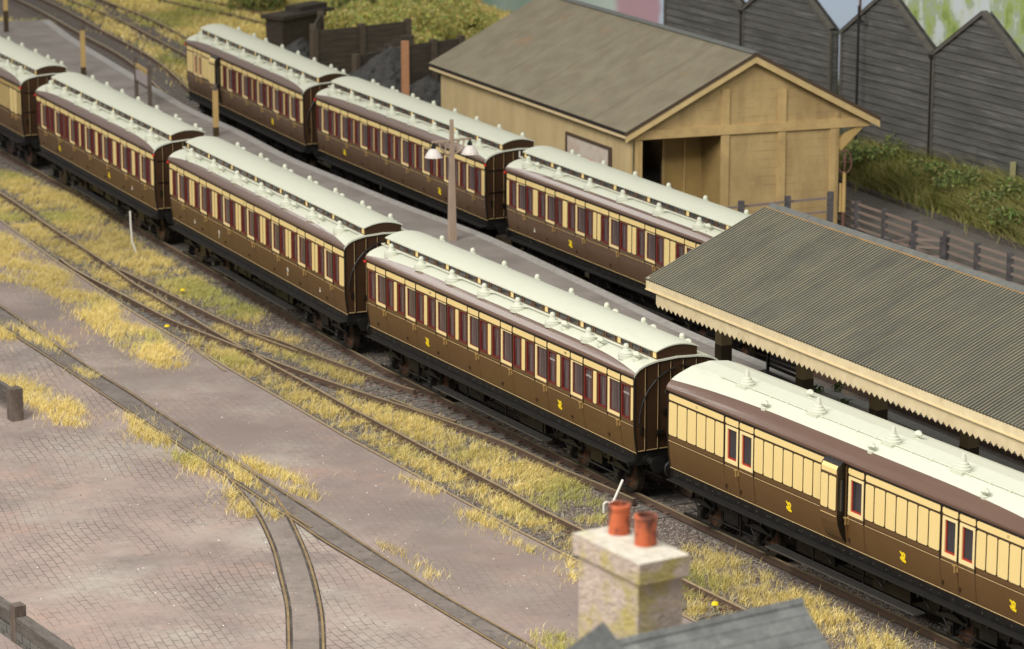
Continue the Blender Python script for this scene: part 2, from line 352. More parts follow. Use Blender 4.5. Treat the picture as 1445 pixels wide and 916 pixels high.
def textmesh(s, size, m, parent, loc, rot, name='lettering', ext=.003):
    cu = bpy.data.curves.new(name, 'FONT'); cu.body = s; cu.size = size; cu.extrude = ext; cu.align_x = 'CENTER'; cu.align_y = 'CENTER'
    t = bpy.data.objects.new('tmp', cu); col.objects.link(t)
    dg = bpy.context.evaluated_depsgraph_get(); me = bpy.data.meshes.new_from_object(t.evaluated_get(dg))
    bpy.data.objects.remove(t); me.materials.clear(); me.materials.append(m)
    o = bpy.data.objects.new(name, me); col.objects.link(o); o.parent = parent; o.location = loc; o.rotation_euler = rot
    return o

# ---------------------------------------------------------------- track lines
T1c = smooth_line([(-38, 160), (-30.5, 145.6), (-23.6, 131.2), (-17.3, 118.4), (-10.7, 104.7), (-3.45, 89.6), (4.5, 75.2), (12., 62.35), (20, 48.6), (27, 37)], 1., 8)
T6c = smooth_line([(-32, 180), (-24.7, 164.3), (-20.5, 153.8), (-17.0, 145.0), (-12.5, 129.7), (-6.4, 116.7), (.56, 102.9), (7.5, 89.6), (13.6, 77.9), (20, 66), (27, 53)], 1., 8)
def px_line(pts, z=RZ): return [gp(u, v, z) for u, v in pts]
T2near = px_line([(85,364),(106,380),(173,415),(230,445),(252,455.5),(305,476),(346,493),(400,514),(460,536),(531,560),(566,571),(640,597),(723,628),(786,658),(850,684),(895,704)])
T2far = px_line([(156,375),(166,378),(206,398),(230,410),(280,434.5),(295,442),(344.6,465),(379.5,474.7),(421,490),(470,509.5),(530,531),(566,545),(585,550)])
T3far = px_line([(-60,245),(0,271.5),(66,316),(128,356),(156,375),(184.5,396),(206,409.6),(240,430),(271,448),(296.5,464),(336,486),(363,502),(412,529),(438,543),(493,574),(520,588),(579,619.5),(616,639.6),(712.6,689.5),(759.6,716),(816,744),(967.7,819),(1051.6,860),(1180,922),(1300,980)])
T3near = px_line([(-60,268),(0,310),(40,339),(80,368),(123,396),(169.5,428),(201,448),(230,465),(265,485),(336,527),(400,564),(493,618.6),(520,633),(623,689.5),(640,699),(723,744),(816,791),(920,846),(1100,935)])
T4far = px_line([(-60,395),(0,431),(73,482),(142,528),(180,551),(221.5,579),(291,624),(401.5,695),(470,739),(506,763),(560,798),(628,841),(742,905),(830,955)])
T4near = px_line([(-50,423),(11,466),(88.6,517),(170.5,573),(255,628.6),(306,663),(360,698),(393,721),(413,731.6),(458,763),(560,823.8),(714.6,916),(800,965)])
T5l = px_line([(315,664),(333,686),(345,700),(360,720),(372,741),(386.5,775),(394.8,808),(404.7,849.5),(407,880),(408,935)])
T5r = px_line([(340,660),(365,679),(388,699.5),(402,718),(413,738),(429.6,775),(441,808),(451,849.5),(455,880),(457,935)])
T7a = px_line([(60,-20),(100,0),(168,26.6),(221.5,55),(263.6,77.5),(330,112)], RZ)
T7b = px_line([(108,-20),(146,0),(208,24),(263.6,53),(330,88)], RZ)
T8a = px_line([(221,-4),(262,7),(320,18),(380,34),(400,40)], RZ)
T8b = px_line([(250,-8),(290,0),(340,10),(400,26)], RZ)

# ---------------------------------------------------------------- ground
def ground_sheet():
    b = MB(); b.face([(-400, 5, -.40), (400, 5, -.40), (400, 560, -.40), (-400, 560, -.40)], M['ballast'])
    o = b.build('ground'); tag(o, kind='structure')
ground_sheet()
def poly_sheet(name, pts, z, m, label=None, kind='structure'):
    b = MB(); b.face([(*p, z) for p in pts], m); o = b.build(name)
    # triangulate safely
    import bmesh
    bm = bmesh.new(); bm.from_mesh(o.data); bmesh.ops.triangulate(bm, faces=bm.faces[:]); bm.to_mesh(o.data); bm.free()
    if kind: o['kind'] = kind
    return o
edge = [tuple(p) for p in offs(smooth_line(T3near, .8, 3), -.03)]
poly_sheet('cobbled_yard', edge+[(30, 30), (30, 12), (-80, 12), (-80, 150)], -.225, M['paving'])
# far meadow beyond the platform
ml = [tuple(p) for p in offs(T6c, 2.2)]
meadow = [p for p in ml if p[1] > 118]
poly_sheet('far_verge', [(-60, 230)]+[(-60, 180)]+[(p[0], p[1]) for p in meadow]+[(2, 118), (30, 118), (60, 150), (60, 230)], -.388, M['verge'])
# lane beyond the goods shed
k0 = gp(1150, 243, 0); k1 = gp(1445, 352, 0); kd = np.array(k1)-np.array(k0); kd /= np.hypot(*kd); kn = np.array([-kd[1], kd[0]])
if kn[1] < 0: kn = -kn
K0 = np.array(k0)-kd*18; K1 = np.array(k1)+kd*30
poly_sheet('lane', [tuple(K0), tuple(K1), tuple(K1-kn*9.5), tuple(K0-kn*9.5)], -.05, M['tar_dark'])
b = MB(); b.obox(K0, K1, .09, -.2, .10, M['plank']); o = b.build('lane_kerb'); tag(o, kind='structure')
# embankment
def embankment():
    b = MB(); n = 60; rows = 9; L = np.hypot(*(K1-K0)); V = []
    for i in range(n+1):
        for j in range(rows+1):
            t = j/rows; p = K0+kd*L*i/n+kn*(.12+t*6.2)
            z = .0+1.55*(t**.8)+.14*math.sin(i*1.7+j)+.1*math.sin(i*.6+j*2)
            if j == 0: z = .02
            V.append((*p, z))
    F = [(i*(rows+1)+j, i*(rows+1)+j+1, (i+1)*(rows+1)+j+1, (i+1)*(rows+1)+j) for i in range(n) for j in range(rows)]
    b.mesh(V, F, M['bank']); o = b.build('embankment', smooth=True); tag(o, kind='structure')
embankment()
# platform
def platform():
    near = smooth_line([tuple(p) for p in offs(T1c, 1.62) if p[1] < 150 and p[1] > 40], 1., 3)
    fe = px_line([(70,28),(77.5,33),(106,55),(166,91),(217,122),(261,148),(289.6,163),(336,181.6),(410,222),(480,250),(586,294),(676,326),(762,366),(880,422),(943,453),(996,477),(1100,519),(1184,552),(1268,585),(1352,622),(1445,660)], .95)
    fe = smooth_line(fe+[(15.6, 69.2), (22, 57.5), (28, 47)], 1., 6)
    far = fe
    top = [tuple(p) for p in near]+[tuple(p) for p in far[::-1]]
    o = poly_sheet('platform', top, .95, M['tar'])
    import bmesh
    b = MB()
    for line in (near, far):
        for i in range(len(line)-1):
            p, q = line[i], line[i+1]; b.face([(*p, .95), (*q, .95), (*q, -.4), (*p, -.4)], M['edge'])
    for p, q in ((near[0], far[0]),): b.face([(*p, .95), (*q, .95), (q[0]-1.5, q[1]+2.5, -.4), (p[0]-1.5, p[1]+2.5, -.4)], M['tar'])
    w_ = b.build('platform_wall'); tag(w_, kind='structure')
    b = MB()
    b.strip([tuple(p) for p in offs(far, -.19)] if False else far, .001, .9, M['edge'])
    b = MB()
    n1 = offs(near, .24); 
    cen = np.array([0.5*(near[len(near)//2]+far[len(far)//2])])
    # pick the inward side for the far coping
    fa = offs(far, .22); fb = offs(far, -.22)
    inner = fa if np.hypot(*(fa[len(fa)//2]-cen[0])) < np.hypot(*(fb[len(fb)//2]-cen[0])) else fb
    b.strip(inner, .40, .956, M['edge']); b.strip(n1, .40, .956, M['edge'])
    o = b.build('platform_coping'); tag(o, kind='structure')
    return near, far
PN, PF = platform()

# ---------------------------------------------------------------- track objects
def rail_mesh(b, line, gold=False, z=RZ, w=.085):
    line = np.array(line); Lf = offs(line, w/2); Rt = offs(line, -w/2); n = len(line)
    zb = z-.16
    V = [(*p, z) for p in Lf]+[(*p, z) for p in Rt]+[(*p, zb) for p in Lf]+[(*p, zb) for p in Rt]
    b.mesh(V, [(i, n+i, n+i+1, i+1) for i in range(n-1)], M['rail_top'])
    b.mesh(V, [(i, i+1, 2*n+i+1, 2*n+i) for i in range(n-1)]+[(n+i, 3*n+i, 3*n+i+1, n+i+1) for i in range(n-1)]+[(0, 2*n, 3*n, n), (n-1, 2*n-1, 4*n-1, 3*n-1)], M['rail_side'])
sleeper_me = None
def sleeper_mesh(length):
    b = MB(); h = length/2
    b.box(-h, h, -.125, .125, -.42, -.345, M['sleeper'])
    for s in (-.625, .625):
        for q in (-.105, .105): b.box(s+q-.06, s+q+.06, -.07, .07, -.346, -.285, M['chair'])
    return b.build('sleeper', mesh_only=True)
SL = {l: sleeper_mesh(l) for l in (2.25, 2.8, 3.4)}
def track(name, label, rails, centre, step=.74, length=2.25, ymin=40, ymax=175, group='railway tracks laid on ballast'):
    p0 = rails[0][len(rails[0])//2]
    root = empty('railway_track', (0, 0, 0), 0, label, 'railway track', group)
    for r in rails:
        b = MB(); rail_mesh(b, r); b.build('rail', root)
    if centre is not None:
        c = resample(centre, step); T = np.gradient(c, axis=0)
        n = 0
        for p, t in zip(c, T):
            if not (ymin < p[1] < ymax) or n >= 98: continue
            n += 1
            a = math.atan2(t[1], t[0])+math.pi/2
            o = inst(SL[length], 'sleeper', root, (p[0], p[1], random.uniform(-.012, .008)), a+random.uniform(-.03, .03))
    return root
f = lambda pts: smooth_line(pts, .6, 4)
G2 = .625
# closure rails where the siding joins the train's track
def seg(line, u0, u1):
    return line
T1near_px = px_line([(640,571),(711,608),(766,633),(808,655)])
toe = np.array(gp(786, 658, RZ))
T1n = offs(T1c, -G2); T1f = offs(T1c, G2)
track('t', 'track of the long train of coaches nearest the yard', [f(T1f), f(T1n)], T1c, ymin=44, ymax=140)
track('t', 'track beyond the platform carrying the rear train', [f(offs(T6c, G2)), f(offs(T6c, -G2))], T6c, ymin=64, ymax=168)
T2c = (np.array(resample(T2near, .6)[:60]))
def mid(a, bb, n=80):
    A = resample(a, .3); B = resample(bb, .3); ta = np.linspace(0, len(A)-1, n); tb = np.linspace(0, len(B)-1, n)
    ia = ta.astype(int); ib = tb.astype(int); return (A[ia]+B[ib])/2
check1 = px_line([(344,466),(379,480),(419,494.5)]); check2 = px_line([(265,486),(290,503),(318,523)])
check3 = px_line([(552,562),(590,577),(643,594)]); check4 = px_line([(363,498),(345,490),(383,503)])[1:]
T2c = offs(smooth_line(T2near, .7, 5), .62)
track('t', 'overgrown siding that forks off beside the yard and joins the train track', [smooth_line(T2near, .5, 2), smooth_line(T2far, .5, 2), np.array(check1), np.array(check3)], [p for p in T2c if p[1] < 97 and p[1] > 79.5], length=2.25, ymax=98)
T3c = offs(smooth_line(T3near, .7, 6), .62)
track('t', 'overgrown track along the edge of the paved yard', [smooth_line(T3near, .5, 2), smooth_line(T3far, .5, 2), np.array(check2)], T3c, length=2.25, ymin=48, ymax=122)
b = MB(); b.strip(mid(T7a, T7b, 60), 2.9, -.375, M['ballast']); o = b.build('siding_ballast'); tag(o, kind='structure')
track('t', 'grass grown track behind the rear train, beside its line', [f(T7a), f(T7b)], mid(T7a, T7b, 60), step=.8, ymax=170)
track('t', 'farthest disused track across the rough grass', [f(T8a), f(T8b)], None)
# inset tramways in the yard
def tram(label, l, r, bed=True, extra=()):
    root = empty('inset_tramway', (0, 0, 0), 0, label, 'tramway track', 'narrow tracks set in the paved yard')
    for q in (l, r)+tuple(extra):
        b = MB(); q = smooth_line(q, .4, 2)
        zt = -.200 if bed else -.2025
        b.strip(q, .055, zt, M['rail_gold'])
        n = len(q); A = offs(q, .024); B = offs(q, -.024)
        b.mesh([(*p, zt) for p in A]+[(*p, -.26) for p in A]+[(*p, zt) for p in B]+[(*p, -.26) for p in B],
               [(i, i+1, n+i+1, n+i) for i in range(n-1)]+[(2*n+i, 3*n+i, 3*n+i+1, 2*n+i+1) for i in range(n-1)], M['rail_side'])
        b.build('rail', root)
    A = resample(l, .3); B = resample(r, .3); n = 120
    A = A[np.linspace(0, len(A)-1, n).astype(int)]; B = B[np.linspace(0, len(B)-1, n).astype(int)]
    b = MB()
    A2 = A*.96+B*.04; B2 = A*.04+B*.96
    zb_ = -.2175 if bed else -.2225
    b.mesh([(*p, zb_) for p in A2]+[(*p, zb_) for p in B2], [(i, n+i, n+i+1, i+1) for i in range(n-1)], M['trackbed'] if bed else M['trackbed_light'])
    b.build('setts_between_rails', root)
    for f0, f1 in ((.03, .12), (.97, .88), (-.085, -.035), (1.085, 1.035)):
        b = MB(); A3 = A*(1-f0)+B*f0; B3 = A*(1-f1)+B*f1
        b.mesh([(*p, zb_+.0022) for p in A3]+[(*p, zb_+.0022) for p in B3], [(i, n+i, n+i+1, i+1) for i in range(n-1)], M['flange']); b.build('flangeway', root)
    return root
wing = px_line([(388,699),(404,722),(440,744)])
tram('straight narrow track set in the paving with dark setts between its rails', T4far, T4near, extra=(wing,))
t5 = tram('narrow track curving off towards the bottom of the yard', T5r, T5l, bed=False)

# ---------------------------------------------------------------- coaches
W = 2.45; ZB = 1.149; ZT = 3.134
def ysk(z): return 0. if z > 1.95 else .085*((1.95-z)/.8)**2
PROF_C = [(-.035, 3.10), (-.04, 3.16), (-.02, 3.19), (.02, 3.235), (.10, 3.31), (.20, 3.36), (.35, 3.41), (.62, 3.465), (1.225, 3.50)]
PROF_D = [(-.035, 3.10), (-.045, 3.16), (-.02, 3.20), (.02, 3.26), (.10, 3.34), (.20, 3.405), (.35, 3.475), (.70, 3.60), (1.225, 3.665)]
def prof_at(prof, t):
    P = np.array(prof); d = np.r_[0, np.cumsum(np.hypot(*np.diff(P, axis=0).T))]; d /= d[-1]
    return np.interp(t, d, P[:, 0]), np.interp(t, d, P[:, 1])
def t_at_y(prof, y):
    P = np.array(prof); d = np.r_[0, np.cumsum(np.hypot(*np.diff(P, axis=0).T))]; d /= d[-1]
    for i in range(2, len(P)-1):
        if P[i, 0] <= y <= P[i+1, 0]: return float(d[i]+(d[i+1]-d[i])*(y-P[i, 0])/(P[i+1, 0]-P[i, 0]))
    return .5
def roof_mesh(L, arc):
    prof = PROF_D if arc else PROF_C
    b = MB(); N = 48; xs = np.linspace(-.05, L+.05, N+1)
    rows_b = 7; rows_w = 9; tot = rows_b+rows_w
    V = []
    for x in xs:
        e = min(max(x, 0), max(L-x, 0)); q = min(1., e/(4.5 if arc else 3.2)); q = 1-(1-q)**2
        yb = (.10+.18*q) if arc else (.005+.175*q)
        tb = t_at_y(prof, yb)
        ts = [tb*(i/rows_b) for i in range(rows_b+1)]+[tb+(1-tb)*(j/rows_w) for j in range(1, rows_w+1)]
        half = [prof_at(prof, t) for t in ts]
        full = half+[(W-y, z) for y, z in half[-2::-1]]
        V += [(x, y, z) for y, z in full]
    m = 2*tot+1
    Fb, Fw = [], []
    for i in range(N):
        for j in range(m-1):
            q = (i*m+j, i*m+j+1, (i+1)*m+j+1, (i+1)*m+j)
            (Fb if (j < rows_b or j >= m-1-rows_b) else Fw).append(q)
    b.mesh(V, Fb, M['cornice']); b.mesh(V, Fw, M['roof'])
    # end bands and soffit
    for i, s in ((0, -1), (N, 1)):
        pts = V[i*m:(i+1)*m]; bot = [(p[0], 1.225+(p[1]-1.225)*.985, p[2]-.045) for p in pts]
        for j in range(m-1):
            mm = M['cornice'] if (j < 1 or j >= m-2) else M['roof']
            b.face([pts[j], pts[j+1], bot[j+1], bot[j]], mm)
    b.face([(-.05, -.035, 3.10), (L+.05, -.035, 3.10), (L+.05, .05, 3.10), (-.05, .05, 3.10)], M['cornice'])
    return b
def oct_(x0, x1, z0, z1, r=.03):
    r = min(r, (x1-x0)*.3, (z1-z0)*.3)
    return [(x0+r, z0), (x1-r, z0), (x1, z0+r), (x1, z1-r), (x1-r, z1), (x0+r, z1), (x0, z1-r), (x0, z0+r)]
def raised(b, x0, x1, z0, z1, m, y=-.016, line=.02, r=.03, backing='black'):
    if x1-x0 < .03: return
    b.prism(oct_(x0-line, x1+line, z0-line, z1+line, r+.01), 1, .004, -.007, M[backing])
    b.prism(oct_(x0, x1, z0, z1, r), 1, -.006, y, m)
_cache = {}
def frame_mesh(kind, w):
    key = (kind, round(w, 2))
    if key in _cache: return _cache[key]
    w = round(w, 2); b = MB()
    def ring(o, i, y0, y1, m):
        (a0, a1, c0, c1), (p0, p1, q0, q1) = o, i
        O = [(a0, c0), (a1, c0), (a1, c1), (a0, c1)]; I = [(p0, q0), (p1, q0), (p1, q1), (p0, q1)]
        for k in range(4):
            j = (k+1) % 4
            b.face([(O[k][0], y0, O[k][1]), (O[j][0], y0, O[j][1]), (I[j][0], y0, I[j][1]), (I[k][0], y0, I[k][1])], m)
            b.face([(I[k][0], y0, I[k][1]), (I[j][0], y0, I[j][1]), (I[j][0], y1, I[j][1]), (I[k][0], y1, I[k][1])], m)
            b.face([(O[k][0], y0, O[k][1]), (O[k][0], .003, O[k][1]), (O[j][0], .003, O[j][1]), (O[j][0], y0, O[j][1])], m)
    if kind == 'Q':
        b.prism(oct_(-.012, w+.012, 1.962, 2.832, .03), 1, .0045, -.004, M['black']) if False else None
        ring((0, w, 1.975, 2.82), (.042, w-.016, 2.008, 2.80), -.012, .035, M['red'])
        hole = (.042, w-.016, 2.008, 2.80)
    elif kind == 'D':
        ring((.012, w-.006, 1.925, 2.835), (.092, w-.007, 2.0, 2.815), -.012, .012, M['cream_frame'])
        ring((.087, w-.004, 1.995, 2.82), (.107, w-.012, 2.018, 2.80), .010, .035, M['red'])
        hole = (.087, w-.004, 1.995, 2.82)
    else:
        ring((.02, w-.02, 1.93, 2.83), (.105, w-.085, 2.02, 2.765), -.012, .018, M['cream_frame'])
        ring((.10, w-.08, 2.015, 2.77), (.14, w-.09, 2.065, 2.76), .015, .035, M['red_bright'])
        hole = (.10, w-.08, 2.015, 2.77)
    p = MB(); x0, x1, z0, z1 = hole; p.face([(x0, .034, z0), (x1, .034, z0), (x1, .034, z1), (x0, .034, z1)], M['glass'])
    _cache[key] = (b.build('window_frame', mesh_only=True), p.build('pane', mesh_only=True), hole)
    return _cache[key]
def handle_mesh():
    b = MB(); b.cyl((0, 0, 1.845), (0, -.07, 1.845), .025, .02, 8, M['brass']); b.box(-.015, .015, -.085, -.06, 1.70, 1.86, M['brass'])
    b.box(-.075, .02, -.08, -.06, 1.835, 1.86, M['brass']); b.box(-.03, .03, -.012, .004, 1.70, 1.88, M['brass']); return b.build('door_handle', mesh_only=True)
HANDLE = handle_mesh()
def lamp_mesh():
    b = MB(); b.lathe((0, 0, 0), [(.20, -.06), (.20, .055), (.185, .075), (.19, .08), (.19, .10), (.12, .125), (.10, .15), (.10, .165), (.075, .19), (.07, .27), (.045, .315), (.0, .33)], 20, M['roof'])
    return b.build('roof_lamp_top', smooth=False, mesh_only=True)
LAMP = lamp_mesh()
def torp_mesh():
    b = MB(); b.lathe((0, 0, 0), [(.085, -.04), (.085, .02), (.04, .035), (.035, .06), (.075, .085), (.095, .13), (.075, .175), (.04, .20), (.0, .205)], 14, M['roof'])
    b.cyl((.06, 0, .13), (.13, 0, .12), .05, .03, 8, M['roof']); return b.build('roof_ventilator', smooth=False, mesh_only=True)
TORP = torp_mesh()
def cone_mesh():
    b = MB(); b.box(-.16, .16, -.16, .16, -.08, .035, M['roof'])
    b.lathe((0, 0, 0), [(.15, .03), (.15, .07), (.125, .085), (.12, .12), (.09, .135), (.085, .17), (.055, .19), (.045, .26), (.03, .33), (.0, .34)], 18, M['roof'])
    return b.build('conical_ventilator', mesh_only=True)
CONE = cone_mesh()
def wheel_mesh():
    b = MB(); b.cyl((0, -.05, 0), (0, .08, 0), .47, .47, 32, M['tyre']); b.cyl((0, .08, 0), (0, .11, 0), .51, .51, 32, M['tyre'])
    b.cyl((0, -.056, 0), (0, -.05, 0), .36, .37, 28, M['wheel']); b.cyl((0, -.10, 0), (0, -.05, 0), .10, .12, 14, M['uf']); return b.build('wheel', mesh_only=True)
WHEEL = wheel_mesh()
def buffer_mesh():
    b = MB(); b.cyl((0, 0, 0), (.06, 0, 0), .15, .15, 14, M['uf']); b.cyl((.06, 0, 0), (.28, 0, 0), .10, .08, 14, M['uf'])
    b.cyl((.28, 0, 0), (.44, 0, 0), .045, .045, 12, M['bolt']); b.cyl((.44, 0, 0), (.485, 0, 0), .20, .215, 28, M['step']); return b.build('buffer', mesh_only=True)
BUFF = buffer_mesh()
def bogie_mesh():
    b = MB()
    for y in (.34, 2.11):
        s = -1 if y < 1 else 1
        b.box(-1.75, 1.75, y-.03, y+.03, .50, .70, M['uf'])           # side frame
        b.box(-1.95, 1.95, y+s*.10-.02, y+s*.10+.02, .02, .075, M['uf'])   # lower tie board
        for x in (-1.2, 1.2):
            yy = y+s*.05
            b.box(x-.11, x+.11, yy-.09, yy+.09, .10, .42, M['uf']); b.box(x-.08, x+.08, yy+s*.09-.03, yy+s*.09+.03, .16, .36, M['uf'])
            for k in range(5):   # leaf spring
                h = .52-.09*k; b.box(x-h, x+h, yy+s*.02-.045, yy+s*.02+.045, .46+.028*k, .48+.028*k, M['step'])
            for q in (-.5, .5):
                b.cyl((x+q, yy, .48), (x+q*.9, yy, .74), .022, .022, 6, M['uf']); b.box(x+q-.04, x+q+.04, yy-.05, yy+.05, .44, .52, M['step'])
            b.cyl((x-.45, yy+s*.06, .10), (x+.45, yy+s*.06, .10), .028, .028, 8, M['step'])
            b.cyl((x-.42, yy, .50), (x-.12, yy, .16), .024, .024, 6, M['uf']); b.cyl((x+.42, yy, .50), (x+.12, yy, .16), .024, .024, 6, M['uf'])
            b.cyl((x, yy+s*.12, .26), (x, yy+s*.14, .26), .07, .06, 10, M['step'])
        b.box(-.3, .3, y-.05, y+.05, .30, .62, M['uf']); b.cyl((-1.7, y+s*.04, .22), (1.7, y+s*.04, .22), .022, .022, 6, M['uf'])
    b.box(-.25, .25, .34, 2.11, .45, .66, M['uf']); b.box(-1.7, 1.7, .7, 1.75, .45, .55, M['uf'])
    return b.build('bogie', mesh_only=True)
BOGIE = bogie_mesh()
STEPB = {}
def emblem(b, x, kind):
    z = 1.5; y = -.004+ysk(z)
    def q(pts, m=M['yellow']): b.prism([(x+p[0], z+p[1]) for p in pts], 1, y+.004, y-.008, m)
    if kind == 'G':
        q([(-.11, .12), (-.03, .085), (.02, .11), (.075, .085), (.095, .04), (.05, .03), (.04, .055), (-.02, .045), (-.05, .05), (-.105, .075)])
        q([(-.07, .06), (-.01, .06), (.06, -.06), (.0, -.06)]); q([(-.10, -.02), (-.04, -.02), (.0, -.075), (-.06, -.09)])
        q([(-.03, -.06), (.11, -.065), (.115, -.12), (.05, -.11), (-.02, -.105)]); q([(.05, .03), (.09, .03), (.065, -.07), (.03, -.07)])
    elif kind == 'C':
        q([(-.06, .08), (0, .13), (.06, .08), (.05, .0), (0, -.04), (-.05, .0)], M['white'])
        q([(-.03, .05), (.03, .05), (.02, -.01), (-.02, -.01)], M['red']); q([(-.05, -.05), (.05, -.05), (.035, -.10), (-.035, -.10)], M['gold']); q([(-.035, -.11), (.035, -.11), (0, -.15)], M['white'])
    elif kind == 'T':
        q([(-.04, -.09), (.05, -.09), (.0, .0)], M['white']); q([(-.015, .0), (.02, .0), (.005, .06)], M['gold'])
def coach(x, y, ang, L, doors=(), panels=(), gdoors=(), ducket=None, arc=False, body='brown', emblems=(), label='', group='', lamps=(), torps=(), z_cream=(), smoke=(), num=(), far_detail=True, end_style=0, cler=None, eav=(), glass_black=False):
    root = empty('railway_coach', (x, y, 0), ang, label, 'railway coach', group)
    bm = M[body]
    b = MB(); holes = []; frames = []
    DW = .64
    for d in doors: frames.append(('D', d, DW))
    # quarterlights and cream panels between doors
    creams = []; eaves = []
    D = sorted(doors)
    if D:
        x0 = ducket[1]+.08 if ducket and ducket[1] < D[0] else .0
        if panels and not ducket: x0 = max([p for pp in panels for p in pp if p < D[0]] + [0.])
        spans = [(x0, D[0], 1)]+[(D[i]+DW, D[i+1], 0) for i in range(len(D)-1)]+[(D[-1]+DW, L, 2)]
        for a, c, e in spans:
            eaves.append((a+(.04 if e != 1 else .03), c-(.04 if e != 2 else .04)))
            if e == 1:
                frames.append(('Q', c-.47, .41)); creams += [(a+.03, c-.53)] if c-.53-a-.03 > .04 else []
            elif e == 2:
                frames.append(('Q', a+.05, .41)); creams += [(a+.52, c-.04)]
            else:
                frames.append(('Q', a+.05, .41)); frames.append(('Q', c-.47, .41))
                u0, u1 = a+.53, c-.54
                if u1-u0 > .40: mm = (u0+u1)/2; creams += [(u0, mm-.03), (mm+.03, u1)]
                else: creams += [(u0, u1)]
        for d in D: eaves.append((d+.01, d+DW-.01))
    for d in gdoors: frames.append(('V', d[0], d[1]-d[0])); eaves.append((d[0]+.01, d[1]-.01))
    for pp in panels:
        for i in range(len(pp)-1): creams.append((pp[i]+.012, pp[i+1]-.03))
        eaves.append((pp[0]+.01, pp[-1]-.03))
    for k, s, w_ in frames:
        fm, pm, h = frame_mesh(k, w_); holes.append((s+h[0], s+h[1], h[2], h[3]))
    for s0, s1 in creams: raised(b, s0, s1, 2.0 if panels and not D else 1.975, 2.82, M['cream'])
    if panels and D: pass
    for s0, s1 in eaves: raised(b, s0, s1, 2.875, 3.025, M['cream'])
    # near skin with openings
    xs = sorted(set([0., L]+[round(h[i], 4) for h in holes for i in (0, 1)])); zs = [ZB, 1.22, 1.3, 1.4, 1.5, 1.6, 1.7, 1.8, 1.95, 1.995, 2.008, 2.015, 2.77, 2.80, 2.82, 3.12]
    zs = sorted(set(zs))
    for i in range(len(xs)-1):
        xm = (xs[i]+xs[i+1])/2
        for j in range(len(zs)-1):
            zm = (zs[j]+zs[j+1])/2
            if any(h[0] < xm < h[1] and h[2] < zm < h[3] for h in holes): continue
            b.face([(xs[i], ysk(zs[j]), zs[j]), (xs[i+1], ysk(zs[j]), zs[j]), (xs[i+1], ysk(zs[j+1]), zs[j+1]), (xs[i], ysk(zs[j+1]), zs[j+1])], bm)
    # far skin, cream band, dark interior wall
    for j in range(len(zs)-1):
        b.face([(0, W-ysk(zs[j]), zs[j]), (L, W-ysk(zs[j]), zs[j]), (L, W-ysk(zs[j+1]), zs[j+1]), (0, W-ysk(zs[j+1]), zs[j+1])], bm)
    b.box(.05, L-.05, W, W+.008, 1.98, 3.02, M['cream'])
    for q in np.arange(.5, L-.6, .9): b.box(q, q+.5, W+.006, W+.012, 2.02, 2.78, M['glass_black'])
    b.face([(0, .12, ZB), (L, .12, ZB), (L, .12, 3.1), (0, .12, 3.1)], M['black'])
    b.face([(0, .09, ZB), (L, .09, ZB), (L, W-.09, ZB), (0, W-.09, ZB)], M['black'])
    # ends
    prof = PROF_D if arc else PROF_C
    zz = [ZB, 1.25, 1.4, 1.6, 1.8, 1.95, 3.1]
    top = [(yy, z-.03) for yy, z in prof[3:]]; 
    for X, s in ((0, -1), (L, 1)):
        poly = [(ysk(z), z) for z in zz]+top+[(W-yy, z) for yy, z in top[-2::-1]]+[(W-ysk(z), z) for z in zz[::-1]]
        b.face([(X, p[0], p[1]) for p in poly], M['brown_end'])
        for k, yy in enumerate((.33, .70, 1.06, 1.42, 1.80, 2.14)):
            zt = 3.1+float(np.interp(min(yy, W-yy), [p[0] for p in prof], [p[1] for p in prof]))-3.17
            b.box(min(X, X+s*.022), max(X, X+s*.022), yy-.018, yy+.018, ZB+.02, zt, M['black'])
            b.box(min(X+s*.004, X+s*.012), max(X+s*.004, X+s*.012), yy-.026, yy-.018, ZB+.05, zt-.03, M['gold'])
        b.box(min(X, X+s*.02), max(X, X+s*.02), .085, W-.085, ZB, ZB+.03, M['black'])
        b.box(min(X+s*.004, X+s*.012), max(X+s*.004, X+s*.012), .11, W-.11, ZB+.03, ZB+.045, M['gold'])
        # corner beading
        for z0, z1 in zip(zz[:-1], zz[1:]):
            y0_, y1_ = ysk(z0), ysk(z1)
            b.mesh([(X-s*.02, y0_-.012, z0), (X+s*.02, y0_-.012, z0), (X+s*.02, y0_+.03, z0), (X-s*.02, y1_-.012, z1), (X+s*.02, y1_-.012, z1), (X+s*.02, y1_+.03, z1)],
                   [(0, 1, 4, 3), (1, 2, 5, 4)], M['black'])
        if end_style and s > 0:
            for z in (2.05, 2.8): b.box(X, X+.03, .1, W-.1, z, z+.04, M['black'])
        if s > 0:
            b.box(X, X+.06, .18, .24, 1.62, 1.82, M['black']); b.box(X, X+.12, .62, .82, 1.58, 1.68, M['black']); b.box(X, X+.1, .60, .66, 1.55, 1.63, M['black'])
            if not end_style: b.box(X, X+.12, .80, .96, 2.12, 2.22, M['black'])
    # beading: base line, waist line, door sides
    def hline(x0_, x1_, z, m, th, y):
        b.box(x0_, x1_, ysk(z)+y, ysk(z)+.01, z, z+th, m)
    hline(0, L, ZB-.012, M['gold'], .014, -.016); hline(0, L, ZB+.006, M['black'], .010, -.007)
    breaks = sorted([d for d in D]+[d+DW for d in D]+[g[0]-.02 for g in gdoors]+[g[1]+.02 for g in gdoors]+[0, L]+([pp[-1] for pp in panels] if not D else []))
    breaks = [q for i, q in enumerate(breaks) if i == 0 or q-breaks[i-1] > .05]
    for q0, q1 in zip(breaks[:-1], breaks[1:]):
        hline(q0+.03, q1-.03, 1.838, M['gold'], .013, -.014); hline(q0+.02, q1-.02, 1.853, M['black'], .014, -.009)
